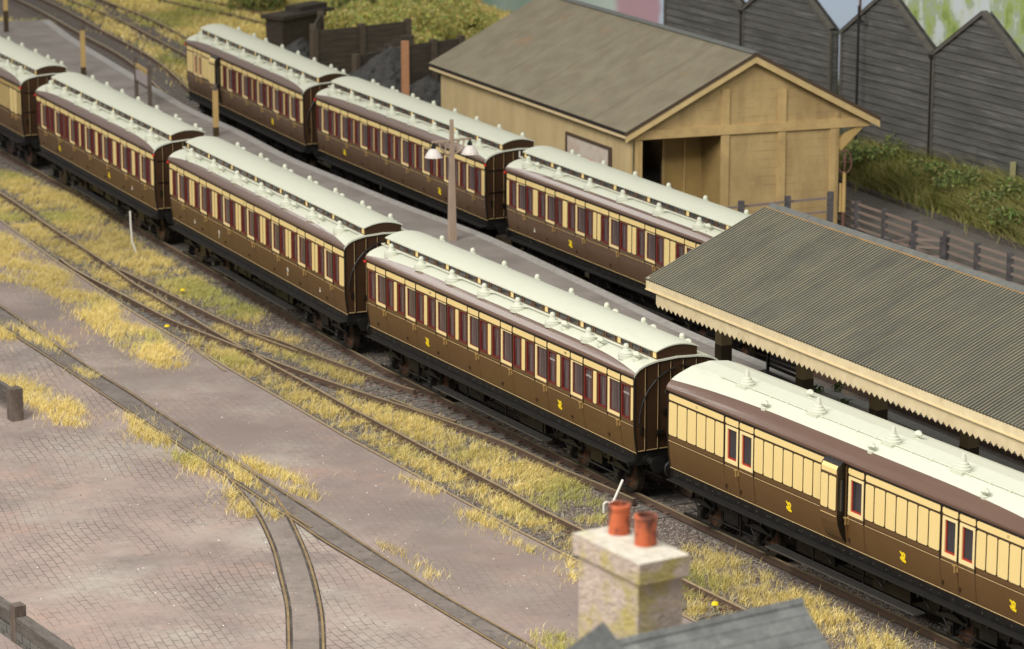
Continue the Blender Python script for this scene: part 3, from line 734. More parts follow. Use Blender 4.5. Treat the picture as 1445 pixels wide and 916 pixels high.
    for q in breaks[1:-1]:
        b.box(q-.014, q+.014, -.019, .004, 1.84, 3.05, M['black'])
    hline(0, L, 3.04, M['black'], .045, -.012)
    for q in breaks[1:-1]:
        for z0, z1 in zip([1.17, 1.3, 1.45, 1.6, 1.75], [1.3, 1.45, 1.6, 1.75, 1.84]):
            b.face([(q-.004, ysk(z0)-.003, z0), (q+.004, ysk(z0)-.003, z0), (q+.004, ysk(z1)-.003, z1), (q-.004, ysk(z1)-.003, z1)], M['black'])
    for kx, kk in emblems: emblem(b, kx, kk)
    b.build('body', root)
    # windows and doors
    for k, s, w_ in frames:
        fm, pm, h = frame_mesh(k, w_)
        if k == 'Q':
            wo = inst(fm, 'window', root, (s, 0, 0)); po = inst(pm, 'pane', wo)
        else:
            db = MB()
            lz = [1.17, 1.3, 1.45, 1.6, 1.75, 1.92]
            db.mesh([(xx, ysk(z)-.004, z) for z in lz for xx in (.006, w_-.006)], [(2*i, 2*i+1, 2*i+3, 2*i+2) for i in range(5)], bm)
            for xx in (.0, w_-.012): db.box(xx, xx+.012, -.006, .0, 1.92, 3.06, bm)
            db.box(.02, w_-.02, ysk(1.9)-.004, .0, 1.865, 1.915, bm)
            for hz in (1.33, ): 
                db.box(-.01, .05, ysk(hz)-.035, ysk(hz)+.01, hz-.035, hz+.035, M['brown_end'])
            db.box(-.01, .04, -.03, .0, 2.87, 2.90, M['brown_end'])
            for k2 in range(3): db.box(.08, w_-.08, -.022-.004*k2, -.012, 3.03+.012*k2, 3.036+.012*k2, M['black'])
            do = db.build('door', root); do.location = (s, 0, 0)
            wo = inst(fm, 'window', do); po = inst(pm, 'pane', do)
            if glass_black or arc: po.data = po.data.copy(); po.data.materials[0] = M['glass_black']
            if not arc or s in [g[0] for g in gdoors[1::2]]:
                inst(HANDLE, 'door_handle', do, ((w_-.03) if not arc else -.03, 0, 0))
            elif len(gdoors) % 2 and s == gdoors[-1][0]: inst(HANDLE, 'door_handle', do, (.02, 0, 0))
    # roof
    roof_mesh(L, arc).build('roof', root, smooth=False)
    if not arc:
        b = MB(); y0, y1 = .64, W-.64; zc0, zc1 = 3.42, 3.675
        b.box(0.01, L-.01, y0, y1, zc0, zc1, bm if body == 'brown' else M['rear_brown'])
        b.box(-.005, 0.012, y0+.03, y1-.03, zc0, zc1-.01, M['brown_end']); b.box(L-.012, L+.005, y0+.03, y1-.03, zc0, zc1-.01, M['brown_end'])
        cw = []; dist = [.05]+[d for d in (cler or [])]+[L-.17]
        for c0 in dist: b.box(c0, c0+.14, y0-.012, y0+.005, 3.50, 3.655, M['cream'])
        co = b.build('clerestory', root)
        for c0, c1 in zip(dist[:-1], dist[1:]):
            nn = max(1, int(round((c1-c0-.2)/.56))); step = (c1-c0-.2)/nn
            for i in range(nn):
                a = c0+.17+i*step; key = ('W', round(step, 2))
                if key not in _cache:
                    q = MB(); wd = round(step, 2)-.09
                    for bx in ((0, wd, 3.50, 3.515), (0, wd, 3.64, 3.655), (0, .02, 3.515, 3.64), (wd-.02, wd, 3.515, 3.64)): q.box(bx[0], bx[1], y0-.022, y0+.003, bx[2], bx[3], M['cornice'])
                    q.face([(.02, y0-.004, 3.515), (wd-.02, y0-.004, 3.515), (wd-.02, y0-.004, 3.64), (.02, y0-.004, 3.64)], M['glass_black'])
                    _cache[key] = q.build('clerestory_window', mesh_only=True)
                inst(_cache[key], 'clerestory_window', co, (a, 0, 0))
        # clerestory roof
        b = MB(); N = 14; V = []; ya, yb_ = y0-.035, y1+.035
        for X in (-.03, L+.03):
            for i in range(N+1):
                t = i/N; yy = ya+(yb_-ya)*t; V.append((X, yy, zc1+.012+.135*(1-(2*t-1)**2)))
            for i in range(N+1):
                t = i/N; yy = ya+(yb_-ya)*t; V.append((X, yy, zc1-.018+.135*(1-(2*t-1)**2)))
        n = N+1; b.mesh(V, [(i, i+1, 2*n+i+1, 2*n+i) for i in range(N)]+[(n+i, 3*n+i, 3*n+i+1, n+i+1) for i in range(N)] +
                        [(i, n+i, n+i+1, i+1) for i in range(N)]+[(2*n+i, 2*n+i+1, 3*n+i+1, 3*n+i) for i in range(N)]+[(0, 2*n, 3*n, n), (N, n+N, 3*n+N, 2*n+N)], M['roof'])
        b.prism([(V[i][1], V[i][2]-.005) for i in range(n, 2*n)][::-1], 0, -.004, .01, M['brown_end']); b.prism([(V[i][1], V[i][2]-.005) for i in range(n, 2*n)][::-1], 0, L-.01, L+.004, M['brown_end'])
        b.build('clerestory_roof', root)
        b = MB(); pth = [(-.06, .62, 3.50), (-.04, .50, 3.51), (.3, .47, 3.51), (L-.2, .47, 3.51)]; b.tube(pth, .018, 6, M['roof'])
        for s in lamps: b.cyl((s, .30, 3.47), (s+.28, .47, 3.51), .018, .018, 6, M['roof'])
        b.build('gas_pipe', root)
    else:
        b = MB(); b.tube([(1.2, .70, 3.625), (L-1.2, .70, 3.625)], .016, 6, M['roof'])
        for s in np.arange(1.3, L-1.2, .68): b.box(s-.03, s+.03, .66, .74, 3.57, 3.635, M['roof'])
        b.build('gas_pipe', root)
    for s in lamps:
        if arc: inst(CONE, 'roof_lamp_top', root, (s, .78, 3.60)).scale = (1.25, 1.25, 1.2)
        else:
            inst(LAMP, 'roof_lamp_top', root, (s, .30, 3.40)); inst(LAMP, 'roof_lamp_top', root, (s, W-.52, 3.47))
    for s, yy in torps: inst(TORP, 'roof_ventilator', root, (s, yy, (3.46 if arc and yy < .5 else 3.62 if arc else 3.42)))
    if not arc:
        for s, _ in torps: inst(TORP, 'roof_ventilator', root, (s-.25, W-.48, 3.49))
    # ducket
    if ducket:
        d0, d1 = ducket; b = MB()
        side_ = [(-.22, 2.95), (-.22, 1.86), (-.20, 1.70), (-.13, 1.5), (-.04, 1.32), (.06, 1.21), (.02, 3.12), (-.05, 3.12), (-.12, 3.09), (-.18, 3.03)]
        n = len(side_)
        V = [(d0, *p) for p in side_]+[(d1, *p) for p in side_]
        b.mesh(V, [tuple(range(n)), tuple(range(2*n-1, n-1, -1))], M['black'])
        fac = [(i, (i+1) % n, n+(i+1) % n, n+i) for i in range(n)]
        b.mesh(V, [fac[i] for i in (0, 1, 2, 3, 4)], bm); b.mesh(V, [fac[i] for i in (6, 7, 8, 9)], M['step'])
        def rp(x0_, x1_, z0, z1):
            b.prism(oct_(x0_-.018, x1_+.018, z0-.018, z1+.018), 1, -.215, -.227, M['black']); b.prism(oct_(x0_, x1_, z0, z1), 1, -.22, -.236, M['cream'])
        m_ = (d0+d1)/2; rp(d0+.04, m_-.02, 2.0, 2.78); rp(m_+.02, d1-.04, 2.0, 2.78)
        b.face([(d0+.04, -.226, 2.84), (d1-.04, -.226, 2.84), (d1-.04, -.226, 2.95), (d0+.04, -.226, 2.95)], M['cream'])
        b.face([(d0+.04, -.226, 2.95), (d1-.04, -.226, 2.95), (d1-.04, -.185, 3.035), (d0+.04, -.185, 3.035)], M['cream'])
        b.box(d0+.03, d1-.03, -.23, -.215, 1.86, 1.875, M['gold'])
        b.box(d1, d1+.006, -.15, -.06, 1.98, 2.72, M['glass_black'])
        b.build('lookout', root)
    # underframe
    b = MB(); b.box(.02, L-.02, .09, .16, .84, ZB-.012, M['uf']); b.box(.02, L-.02, W-.16, W-.09, .84, ZB-.012, M['uf'])
    b.box(.0, .10, .09, W-.09, .82, ZB-.012, M['uf']); b.box(L-.10, L, .09, W-.09, .82, ZB-.012, M['uf']); b.box(.1, L-.1, .3, W-.3, .95, 1.05, M['uf'])
    r_ = random.Random(int(L*100+x))
    q = .3
    while q < L-.3:
        for _ in range(r_.choice((1, 1, 2))):
            b.box(q, q+.016, .08, .092, 1.0, 1.016, M['bolt']); q += .09
        q += r_.uniform(.18, .42)
    for q in (2.95, 5.9, L/2+.6, L-4.9):
        b.box(q, q+.04, .12, .16, .18, .9, M['uf']); b.cyl((q, .25, .9), (q+.5, .3, .45), .02, .02, 6, M['uf'])
    b.cyl((4.6, .45, .88), (6.0, .45, .42), .025, .025, 6, M['uf']); b.cyl((6.0, .45, .42), (L-6., .45, .42), .025, .025, 6, M['uf']); b.cyl((L-6., .45, .42), (L-4.6, .45, .88), .025, .025, 6, M['uf'])
    b.cyl((5.2, .95, .6), (7.2, .95, .6), .24, .24, 16, M['uf']); b.box(8., 9., .7, 1.7, .4, .85, M['uf'])
    b.box(.3, L-.3, 1.1, 1.35, .7, .9, M['uf']); b.box(4.4, L-4.4, .75, 1.7, .12, .95, M['uf']); b.box(4.9, 6.4, .4, .8, .35, .9, M['uf']); b.box(L-6.6, L-5.2, .4, .8, .3, .88, M['uf'])  # wide central box added to keep the gap under the coach dark
    b.build('underframe', root)
    for y0_, y1_ in ((-.12, .12), (W-.12, W+.12)):
        b = MB(); b.box(.12, L-.12, y0_, y1_, .875, .905, M['step'])
        for q in np.arange(.5, L, 1.2): b.box(q, q+.05, min(y0_+.02, .02) if y0_ < 0 else W-.1, .14 if y0_ < 0 else y1_-.02, .80, .876, M['uf'])
        b.build('upper_footboard', root)
    b = MB(); b.box(4.5, L-4.3, -.19, .10, .385, .42, M['board'])
    for k in range(5): b.box(4.5, L-4.3, -.17+.05*k, -.155+.05*k, .42, .428, M['uf'])
    b.box(4.5, L-4.3, -.207, -.19, .395, .43, M['edge_highlight']); b.build('lower_footboard', root)
    for cx in (2.35, L-2.35):
        bo = inst(BOGIE, 'bogie', root, (cx, 0, 0))
        for wx in (-1.2, 1.2):
            inst(WHEEL, 'wheel', bo, (wx, W/2-.62, RZ+.47)); inst(WHEEL, 'wheel', bo, (wx, W/2+.62, RZ+.47), math.pi)
    for yy in (.42, W-.42):
        inst(BUFF, 'buffer', root, (L, yy, .93)); inst(BUFF, 'buffer', root, (0, yy, .93), math.pi)
    # gas pipe on the end wall
    b = MB()
    if not end_style:
        for X in (L+.05,):
            b.tube([(X, .12, 1.9), (X, .14, 2.15), (X, .22, 2.45), (X, .38, 2.75), (X, .6, 2.98), (X, .9, 3.15), (X, 1.15, 3.24)], .022, 6, M['step'])
            b.tube([(X, 2.15, 2.7), (X, 1.95, 3.0), (X, 1.6, 3.2), (X, 1.3, 3.27)], .02, 6, M['uf'])
        b.build('end_pipe', root)
    else:
        b.tube([(L+.05, 1.25, 3.4), (L+.05, 1.25, 3.2)], .03, 6, M['white']); b.build('end_bracket', root)
    b = MB(); b.box(-.09, -.02, -.07, .0, 3.02, 3.075, M['black' if arc else 'lampred']); b.box(-.07, -.04, -.04, -.01, 3.075, 3.13, M['black']); b.build('lamp_iron', root)
    if end_style:
        b = MB(); b.box(L+.01, L+.06, -.06, .0, 3.0, 3.07, M['lampred']); b.build('lamp_iron', root)
    for s in smoke:
        textmesh('SMOKING', .074, M['white'], root, (s, .028, 2.60), (R(90), 0, 0), 'window_lettering', .001)
    for s, t in num: textmesh(t, .085, M['brown_end'], root, (s, -.0175, 2.95), (R(90), 0, 0), 'number', .0015)
    return root
rad = math.radians
g1 = 'coaches of the near train'; g2 = 'coaches of the rear train beyond the platform'
coach(-4.1605, 88.4150, rad(-61.509), 15.04, doors=[.59+1.88*k for k in range(8)][:7]+[13.74], emblems=[(3.75, 'G'), (11.27, 'G')], label='clerestory coach with eight doors and yellow crests, just behind the flat roofed van', group=g1,
      lamps=[.97+1.878*k for k in range(8)], torps=[(10.98, .31), (12.9, .27), (14.6, .31)], smoke=[10.83, 12.71, 14.59], num=[(4.0, '188'), (11.6, '188')], cler=[1.86+1.88*k for k in range(7)])
coach(-11.4129, 103.4892, rad(-64.543), 15.21, doors=[.80+2.145*k for k in range(7)], emblems=[(2.3, 'T'), (4.6, 'C'), (10.6, 'C'), (13.2, 'T')], label='clerestory coach with seven wide compartments and pale crests, behind the one with yellow crests', group=g1,
      lamps=[1.35+2.13*k for k in range(7)], torps=[(2.0+2.13*k, .30) for k in range(6)], num=[(7.0, '18'), (13.0, '18')], cler=[2.05+2.145*k for k in range(6)])
coach(-17.7749, 116.726, rad(-64.524), 13.25, doors=[.54, 2.22, 3.95, 5.80, 7.76, 9.8, 11.80], emblems=[(2.6, 'G'), (8.3, 'G'), (10.8, 'T')], label='shorter clerestory coach third from the left, with a dark plain end and yellow crests', group=g1,
      lamps=[.87, 2.55, 4.3, 6.1, 8.1, 10.1, 12.1], torps=[(10.6, .3), (12.7, .3)], cler=[1.7, 3.4, 5.2, 7.1, 9.1, 11.2], end_style=1)
za = rad(-64.3); zx, zy = -18.63+0, 118.49
coach(-17.53-1.104-14.2*math.cos(za), 119.01-.531-14.2*math.sin(za), za, 14.2, doors=[.6, 2.4, 4.2, 6.0, 7.8], panels=[(10.6, 10.95, 11.3, 11.65, 12.0, 12.35, 12.72), (13.72, 14.16)], gdoors=[(12.78, 13.2), (13.25, 13.67)], ducket=(9.7, 10.45),
      label='leftmost coach of the near train, cut by the left picture edge, with blind cream panels', group=g1, lamps=[1., 2.8, 4.6, 6.4, 8.2, 10.0, 11.6, 13.3], torps=[(12.4, .3)], cler=[1.7, 3.4, 5.2, 7.1, 9.1, 11.0, 12.7], end_style=1)
coach(3.8014, 74.0049, rad(-59.821), 14.45, panels=[(.03, .42, .85, 1.26, 1.67, 2.05, 2.44), (3.69, 4.08, 4.48, 4.87, 5.26, 5.67, 6.05, 6.42, 6.60), (8.03, 8.37, 8.78, 9.17, 9.57, 9.94, 10.33, 10.74), (11.96, 12.31, 12.68, 13.06, 13.46, 13.85, 14.25)],
      gdoors=[(2.47, 3.04), (3.07, 3.66), (10.78, 11.33), (11.37, 11.93), (7.38, 7.98)], ducket=(6.62, 7.27), arc=True, emblems=[(5.08, 'G'), (9.41, 'G'), (13.2, 'G')], num=[(1.25, '13'), (13.0, '13')],
      label='flat roofed luggage van with blind cream panels and a projecting lookout, nearest of all', group=g1, lamps=[2.2, 5.1, 7.95, 10.45], torps=[(3.64, .29), (7.8, .29), (11.81, .29), (3.9, 1.4), (8.0, 1.43), (12.0, 1.43)])
coach(-7.2550, 115.7564, rad(-63.368), 14.21, doors=[.50+1.755*k for k in range(8)], body='rear_brown', emblems=[(2.5, 'G'), (10.6, 'G')], label='middle coach of the rear train, seen behind the platform lamp', group=g2,
      lamps=[.85+1.755*k for k in range(8)], torps=[(1.4, .31), (3.1, .31), (4.9, .31)], cler=[1.72+1.755*k for k in range(7)], end_style=1)
coach(-.1679, 101.7098, rad(-62.570), 15.0, doors=[.70, 2.72, 4.72, 6.9, 9.13, 11.50, 13.7], body='rear_brown', emblems=[(4.35, 'G'), (1.9, 'T'), (10.2, 'G')], label='coach of the rear train running behind the station canopy', group=g2,
      lamps=[.94, 3.05, 5.1, 7.2, 9.42, 11.8, 14.], torps=[(1.55, .31), (12.3, .31)], cler=[1.9, 3.95, 6.05, 8.15, 10.5, 12.8], num=[(4.0, '8')])
coach(-13.4084, 129.1371, rad(-65.826), 13.68, doors=[5.05, 6.86, 8.62, 10.41, 12.22], panels=[(.05, .45, .85), (1.95, 2.3, 2.65, 3.0, 3.38)], gdoors=[(.88, 1.38), (1.42, 1.92)], ducket=(3.46, 4.2), body='rear_brown', emblems=[(10.2, 'G')],
      label='last coach of the rear train at the far left, with cream guard compartment panels', group=g2, lamps=[1., 2.9, 4.3, 6.2, 8., 9.8, 11.6, 12.9], torps=[(12.2, .31)], cler=[.9, 1.8, 3.2, 4.8, 6.6, 8.4, 10.2, 11.9])

# ---------------------------------------------------------------- canopy
def canopy():
    ea = px_line([(910.7, 394), (1112.6, 479.5), (1282.6, 542.5), (1445, 607)], 4.15)
    a = np.array(ea[0]); d = np.array(ea[-1])-a; d /= np.hypot(*d); n = np.array([-d[1], d[0]])
    if n[0] < 0: n = -n
    ang = math.atan2(d[1], d[0])
    rr = np.array(gp(1060, 282, 5.78))-a
    s0 = rr@d; hw = rr@n
    root = empty('platform_canopy', (a[0], a[1], .95), ang, 'long station canopy with a dark corrugated roof and saw toothed cream valance', 'canopy')
    sgn = 1 if n@np.array([-math.sin(ang), math.cos(ang)]) > 0 else -1
    Lc = 34.; zo = -.95
    def y(v): return sgn*v
    # corrugated slopes
    def corr(name, y0, z0, y1, z1):
        b = MB(); pitch = .125; per = 6; N = int(Lc/pitch)*per; V = []; rows = 2
        ln = math.hypot(y1-y0, z1-z0); nx, nz = -(z1-z0)/ln, (y1-y0)/ln
        if nz < 0: nx, nz = -nx, -nz
        for i in range(N+1):
            x = Lc*i/N; h = .034*math.cos(2*math.pi*i/per)
            sh = s0*1.0
            for j in range(rows+1):
                t = j/rows
                V.append((x+t*0+ (s0*t if True else 0)*0, y(y0+(y1-y0)*t+nx*h), zo+z0+(z1-z0)*t+nz*h))
        F = [(i*(rows+1)+j, i*(rows+1)+j+1, (i+1)*(rows+1)+j+1, (i+1)*(rows+1)+j) for i in range(N) for j in range(rows)]
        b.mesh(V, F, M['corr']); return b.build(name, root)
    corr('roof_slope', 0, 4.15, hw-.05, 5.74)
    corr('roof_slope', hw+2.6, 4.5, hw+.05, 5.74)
    b = MB(); b.mesh([(0, y(hw-.07), zo+5.745), (Lc, y(hw-.07), zo+5.745), (Lc, y(hw+.13), zo+5.85), (0, y(hw+.13), zo+5.85), (Lc, y(hw+.42), zo+5.66), (0, y(hw+.42), zo+5.66)],
                     [(0, 1, 2, 3), (3, 2, 4, 5)], M['ridge']); b.box(0, Lc, min(y(hw-.09), y(hw-.06)), max(y(hw-.09), y(hw-.06)), zo+5.735, zo+5.765, M['rust']); b.build('ridge_cap', root)
    b = MB(); b.box(0, Lc, *sorted((y(.02), y(.09))), zo+3.90, zo+4.13, M['fascia']); b.box(0, Lc, *sorted((y(-.01), y(.1))), zo+3.875, zo+3.905, M['cream_trim'])
    b.box(.0, .06, *sorted((y(.05), y(.5))), zo+3.9, zo+4.2, M['fascia']); b.build('fascia', root)
    # valance boards: teeth
    b = MB(); p = .225; x = .45
    while x < Lc:
        b.prism([(x, zo+3.88), (x, zo+3.57), (x+p/2, zo+3.47), (x+p, zo+3.57), (x+p, zo+3.88)], 1, *sorted((y(.07), y(.11))), M['fascia']); x += p
    b.build('valance', root)
    b = MB(); t = .12; yy = .12
    while yy < 1.2:
        b.prism([(y(yy), zo+3.95), (y(yy), zo+3.62), (y(yy+.1), zo+3.53), (y(yy+.2), zo+3.62), (y(yy+.2), zo+3.95)], 0, .40, .45, M['fascia']); yy += .2
    b.build('end_valance', root)
    # gable end boards and frame
    b = MB()
    for (ya, za_, yb, zb_) in ((0, 4.1, hw, 5.7), (hw, 5.7, hw+2.6, 4.45)):
        b.mesh([(0.05, y(ya), zo+za_), (.05, y(yb), zo+zb_), (.05, y(yb), zo+zb_-.22), (.05, y(ya), zo+za_-.22), (.12, y(ya), zo+za_), (.12, y(yb), zo+zb_), (.12, y(yb), zo+zb_-.22), (.12, y(ya), zo+za_-.22)],
               [(0, 1, 2, 3), (7, 6, 5, 4), (3, 2, 6, 7)], M['fascia'])
    for xx in np.arange(1.5, Lc, 3.6):
        b.mesh([(xx, y(.1), zo+4.1), (xx, y(hw), zo+5.65), (xx, y(hw+2.5), zo+4.45), (xx+.1, y(.1), zo+4.1), (xx+.1, y(hw), zo+5.65), (xx+.1, y(hw+2.5), zo+4.45),
                (xx, y(.1), zo+3.95), (xx+.1, y(.1), zo+3.95), (xx, y(hw+2.5), zo+4.3), (xx+.1, y(hw+2.5), zo+4.3)], [(0, 1, 2, 8, 6), (3, 4, 5, 9, 7), (6, 8, 9, 7)], M['choc'])
    b.build('roof_truss', root)
    # posts in a row along the platform
    pa = np.array(gp(1135, 533, 2.15)); ty = (pa-a)@n
    txs = []
    for u in (1021, 1135.5, 1239.5, 1367.5, 1520, 1680):
        # intersect the vertical plane through pixel column with the post row
        k = (u-722.5)/FPX
        # ground ray at z=2.15 : x/d ratio where d = Y cos - (z-H) sin
        best = min(((abs(((a+d*t+n*ty)[0])/((a+d*t+n*ty)[1]*math.cos(TH)-(2.15-HC)*math.sin(TH))-k)), t) for t in np.arange(-2, 34, .01))
        txs.append(best[1])
    for t in txs:
        b = MB(); h = .165; yy = y(ty)
        b.box(t-h, t+h, yy-h, yy+h, zo+2.15, zo+5.0, M['postcream']); b.box(t-h-.004, t+h+.004, yy-h-.004, yy+h+.004, zo+.95, zo+2.15, M['choc'])
        b.build('post', root)
    b = MB(); b.box(0.3, Lc-.3, y(ty)-.1, y(ty)+.1, zo+4.6, zo+4.85, M['choc']); b.build('beam', root)
    return a, d, n, ty, txs
def corr_mat():
    m = mat('corrugated_roof', (.048, .046, .036), .7, (.085, .082, .062), .8, .8, bump=.2, bscale=30)
    nt = m.node_tree; b = nt.nodes['Principled BSDF']; inp = b.inputs['Base Color']
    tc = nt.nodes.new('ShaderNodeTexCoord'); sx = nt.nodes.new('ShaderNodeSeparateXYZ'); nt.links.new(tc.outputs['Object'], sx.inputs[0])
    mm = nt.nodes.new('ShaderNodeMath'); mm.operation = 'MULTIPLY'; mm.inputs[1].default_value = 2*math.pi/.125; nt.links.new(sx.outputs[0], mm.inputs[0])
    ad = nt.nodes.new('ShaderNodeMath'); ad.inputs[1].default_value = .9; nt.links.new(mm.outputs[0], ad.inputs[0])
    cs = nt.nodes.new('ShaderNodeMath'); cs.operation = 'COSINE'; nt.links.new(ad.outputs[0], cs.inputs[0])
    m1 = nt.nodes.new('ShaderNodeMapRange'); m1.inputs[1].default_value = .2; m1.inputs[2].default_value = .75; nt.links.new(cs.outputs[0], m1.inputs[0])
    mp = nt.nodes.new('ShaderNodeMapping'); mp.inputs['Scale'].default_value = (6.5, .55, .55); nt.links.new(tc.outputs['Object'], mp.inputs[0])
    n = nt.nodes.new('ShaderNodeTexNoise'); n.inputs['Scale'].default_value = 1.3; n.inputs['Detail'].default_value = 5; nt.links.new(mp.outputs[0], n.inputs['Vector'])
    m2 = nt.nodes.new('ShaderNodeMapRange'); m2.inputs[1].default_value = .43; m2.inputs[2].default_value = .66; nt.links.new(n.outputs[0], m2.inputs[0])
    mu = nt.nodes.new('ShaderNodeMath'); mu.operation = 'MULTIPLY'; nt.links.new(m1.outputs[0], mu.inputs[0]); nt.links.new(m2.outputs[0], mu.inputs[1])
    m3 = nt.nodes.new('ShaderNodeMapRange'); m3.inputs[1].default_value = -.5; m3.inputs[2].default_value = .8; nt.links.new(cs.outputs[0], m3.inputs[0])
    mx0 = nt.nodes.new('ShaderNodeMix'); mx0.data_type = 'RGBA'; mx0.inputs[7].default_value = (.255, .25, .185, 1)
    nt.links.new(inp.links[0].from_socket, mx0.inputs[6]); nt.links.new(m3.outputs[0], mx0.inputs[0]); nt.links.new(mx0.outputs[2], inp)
    mx = nt.nodes.new('ShaderNodeMix'); mx.data_type = 'RGBA'; mx.inputs[7].default_value = (.52, .42, .20, 1)
    nt.links.new(inp.links[0].from_socket, mx.inputs[6]); nt.links.new(mu.outputs[0], mx.inputs[0]); nt.links.new(mx.outputs[2], inp)
    return m
M['corr'] = corr_mat()
overlay(M['corr'], (.060, .060, .050), .55, .50, .72, .65, stretch=(1.6, .6, 1), seed=4.); overlay(M['corr'], (.13, .105, .07), 1.6, .60, .74, .4, stretch=(2.5, .5, 1), seed=9.)
M['ridge'] = mat('ridge_felt', (.14, .145, .135), .8, (.10, .105, .10), 5., .8, bump=.3)
M['rust'] = mat('orange_rust', (.42, .22, .06), .8, (.2, .14, .07), 3., .9)
CA, CD, CN_, CTY, CTX = canopy()

# ---------------------------------------------------------------- goods shed
def shed():
    A = np.array([3.8, 103.75]); Cc = np.array([12.64, 106.72]); B = np.array([-3.21, 118.5])
    root = empty('goods_shed', (A[0], A[1], 0), 0, 'cream boarded goods shed with a shallow grey felt roof and open doorway', 'shed')
    uy = (B-A); LS = np.hypot(*uy); uy /= LS; ux = (Cc-A); WS = np.hypot(*ux); ux /= WS
    def P(s, t, z): # s along the end wall, t along the side
        q = ux*s+uy*t; return (q[0], q[1], z)
    def slab(b, s0, s1, t0, t1, z0, z1, m):
        V = [P(s, t, z) for s in (s0, s1) for t in (t0, t1) for z in (z0, z1)]
        b.mesh(V, [(0, 1, 3, 2), (4, 6, 7, 5), (0, 4, 5, 1), (2, 3, 7, 6), (0, 2, 6, 4), (1, 5, 7, 3)], m)
    ZE = 4.0; ZR = 6.46; mid_ = WS/2; LT = 16.2
    s_w, e_w = .36, 7.93   # walls
    def zroof(s): return ZE+(ZR-ZE)*(1-abs(s-mid_)/mid_)
    # side wall facing the railway, vertical boards
    b = MB()
    k = .30
    while k < LT-.3:
        wd = min(.62, LT-.3-k); jit = random.uniform(0, .012); slab(b, s_w-jit, s_w+.12, k, k+wd-.012, -.1, ZE+.05, M['cream_board']); k += wd
    slab(b, s_w+.03, s_w+.1, .3, LT-.3, -.1, ZE, M['timber_dark']); b.build('side_wall', root)
    b = MB(); slab(b, e_w-.12, e_w, .3, LT-.3, -.1, ZE+.2, M['tan']); slab(b, s_w, e_w, LT-.4, LT-.3, -.1, ZE, M['tan']); b.build('rear_wall', root)
    # gable wall with doorway
    b = MB(); d0, d1, dz = .72, 3.62, 3.62
    def gp_(s0, s1, z0, z1f, t=.36, m=M['tan']):
        V = [P(s0, t, z0), P(s1, t, z0), P(s1, t, z1f(s1)), P(s0, t, z1f(s0))]; b.face(V, m)
    f_ = lambda s: zroof(s)-.12
    gp_(s_w, d0, -.1, f_); gp_(d0, d1, dz, f_); gp_(d1, mid_, -.1, f_); gp_(mid_, e_w, -.1, f_); gp_(e_w, WS-.2, 3.95, f_)
    b.build('gable_wall', root)
    b = MB(); tan = M['tan2']
    for s0, s1, z1 in ((s_w-.02, s_w+.28, ZE), (d0-.1, d0+.02, 3.62), (3.60, 3.88, 5.22), (5.68, 5.96, 5.1), (7.62, 7.94, 4.)):
        slab(b, s0, s1, .30, .37, -.1, z1, tan)
    slab(b, s_w, WS-.25, .27, .36, 3.66, 3.97, tan)
    b.build('wall_frame', root)
    # side recess behind the doorway
    b = MB(); 
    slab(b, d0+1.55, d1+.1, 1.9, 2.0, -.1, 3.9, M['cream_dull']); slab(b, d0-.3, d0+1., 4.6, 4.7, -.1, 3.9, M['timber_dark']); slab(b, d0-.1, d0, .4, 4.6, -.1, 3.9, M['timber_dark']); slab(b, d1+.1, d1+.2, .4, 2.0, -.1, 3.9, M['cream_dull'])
    slab(b, d0+2.3, d0+2.37, 1.84, 1.9, -.1, 3.9, tan); slab(b, d0+1.52, d0+1.60, 1.84, 1.9, -.1, 3.9, tan); slab(b, d0, d1, .4, 4.6, -.1, -.05, M['tar_dark'])
    slab(b, d0-.3, d1+.3, .45, 4.7, 3.9, 3.95, M['timber_dark']); b.build('interior', root)
    # roof
    b = MB(); th = .13; ov = .0
    for (sa, sb) in ((0, mid_), (WS, mid_)):
        V = [P(sa, 0, ZE), P(sb, 0, ZR), P(sb, LT, ZR), P(sa, LT, ZE)]; V2 = [(v[0], v[1], v[2]-th) for v in V]
        b.mesh(V+V2, [(0, 1, 2, 3)], M['felt']); b.mesh(V+V2, [(7, 6, 5, 4), (0, 4, 5, 1), (2, 6, 7, 3), (0, 3, 7, 4)], M['felt_edge'])
        for k in (2.6, 5.3, 8.0, 10.8, 13.6):   # felt laps
            q0 = P(sa+(sb-sa)*.0, k, ZE+.012); q1 = P(sb, k, ZR+.012); q2 = P(sb, k+.045, ZR+.012); q3 = P(sa, k+.045, ZE+.012)
            q4 = P(sb, k+.045, ZR); q5 = P(sa, k+.045, ZE); q6 = P(sb, k, ZR); q7 = P(sa, k, ZE)
            b.mesh([q0, q1, q2, q3, q4, q5, q6, q7], [(0, 1, 2, 3), (3, 2, 4, 5), (0, 7, 6, 1)], M['felt'])
    b.build('roof', root)
    b = MB(); V = [P(mid_-.18, -.02, ZR-.03), P(mid_, -.02, ZR+.05), P(mid_+.18, -.02, ZR-.03), P(mid_-.18, LT, ZR-.03), P(mid_, LT, ZR+.05), P(mid_+.18, LT, ZR-.03)]
    b.mesh(V, [(0, 1, 4, 3), (1, 2, 5, 4), (0, 2, 1)], M['ridge']); b.build('ridge_cap', root)
    b = MB()
    for (sa, sb) in ((0.02, mid_), (WS-.02, mid_)):
        V = [P(sa, .03, ZE-.13), P(sb, .03, ZR-.13), P(sb, .03, ZR-.36), P(sa, .03, ZE-.36), P(sa, .09, ZE-.13), P(sb, .09, ZR-.13), P(sb, .09, ZR-.36), P(sa, .09, ZE-.36)]
        b.mesh(V, [(0, 1, 2, 3), (7, 6, 5, 4), (3, 2, 6, 7), (0, 3, 7, 4)], M['cream_trim2'])
    b.build('barge_board', root)
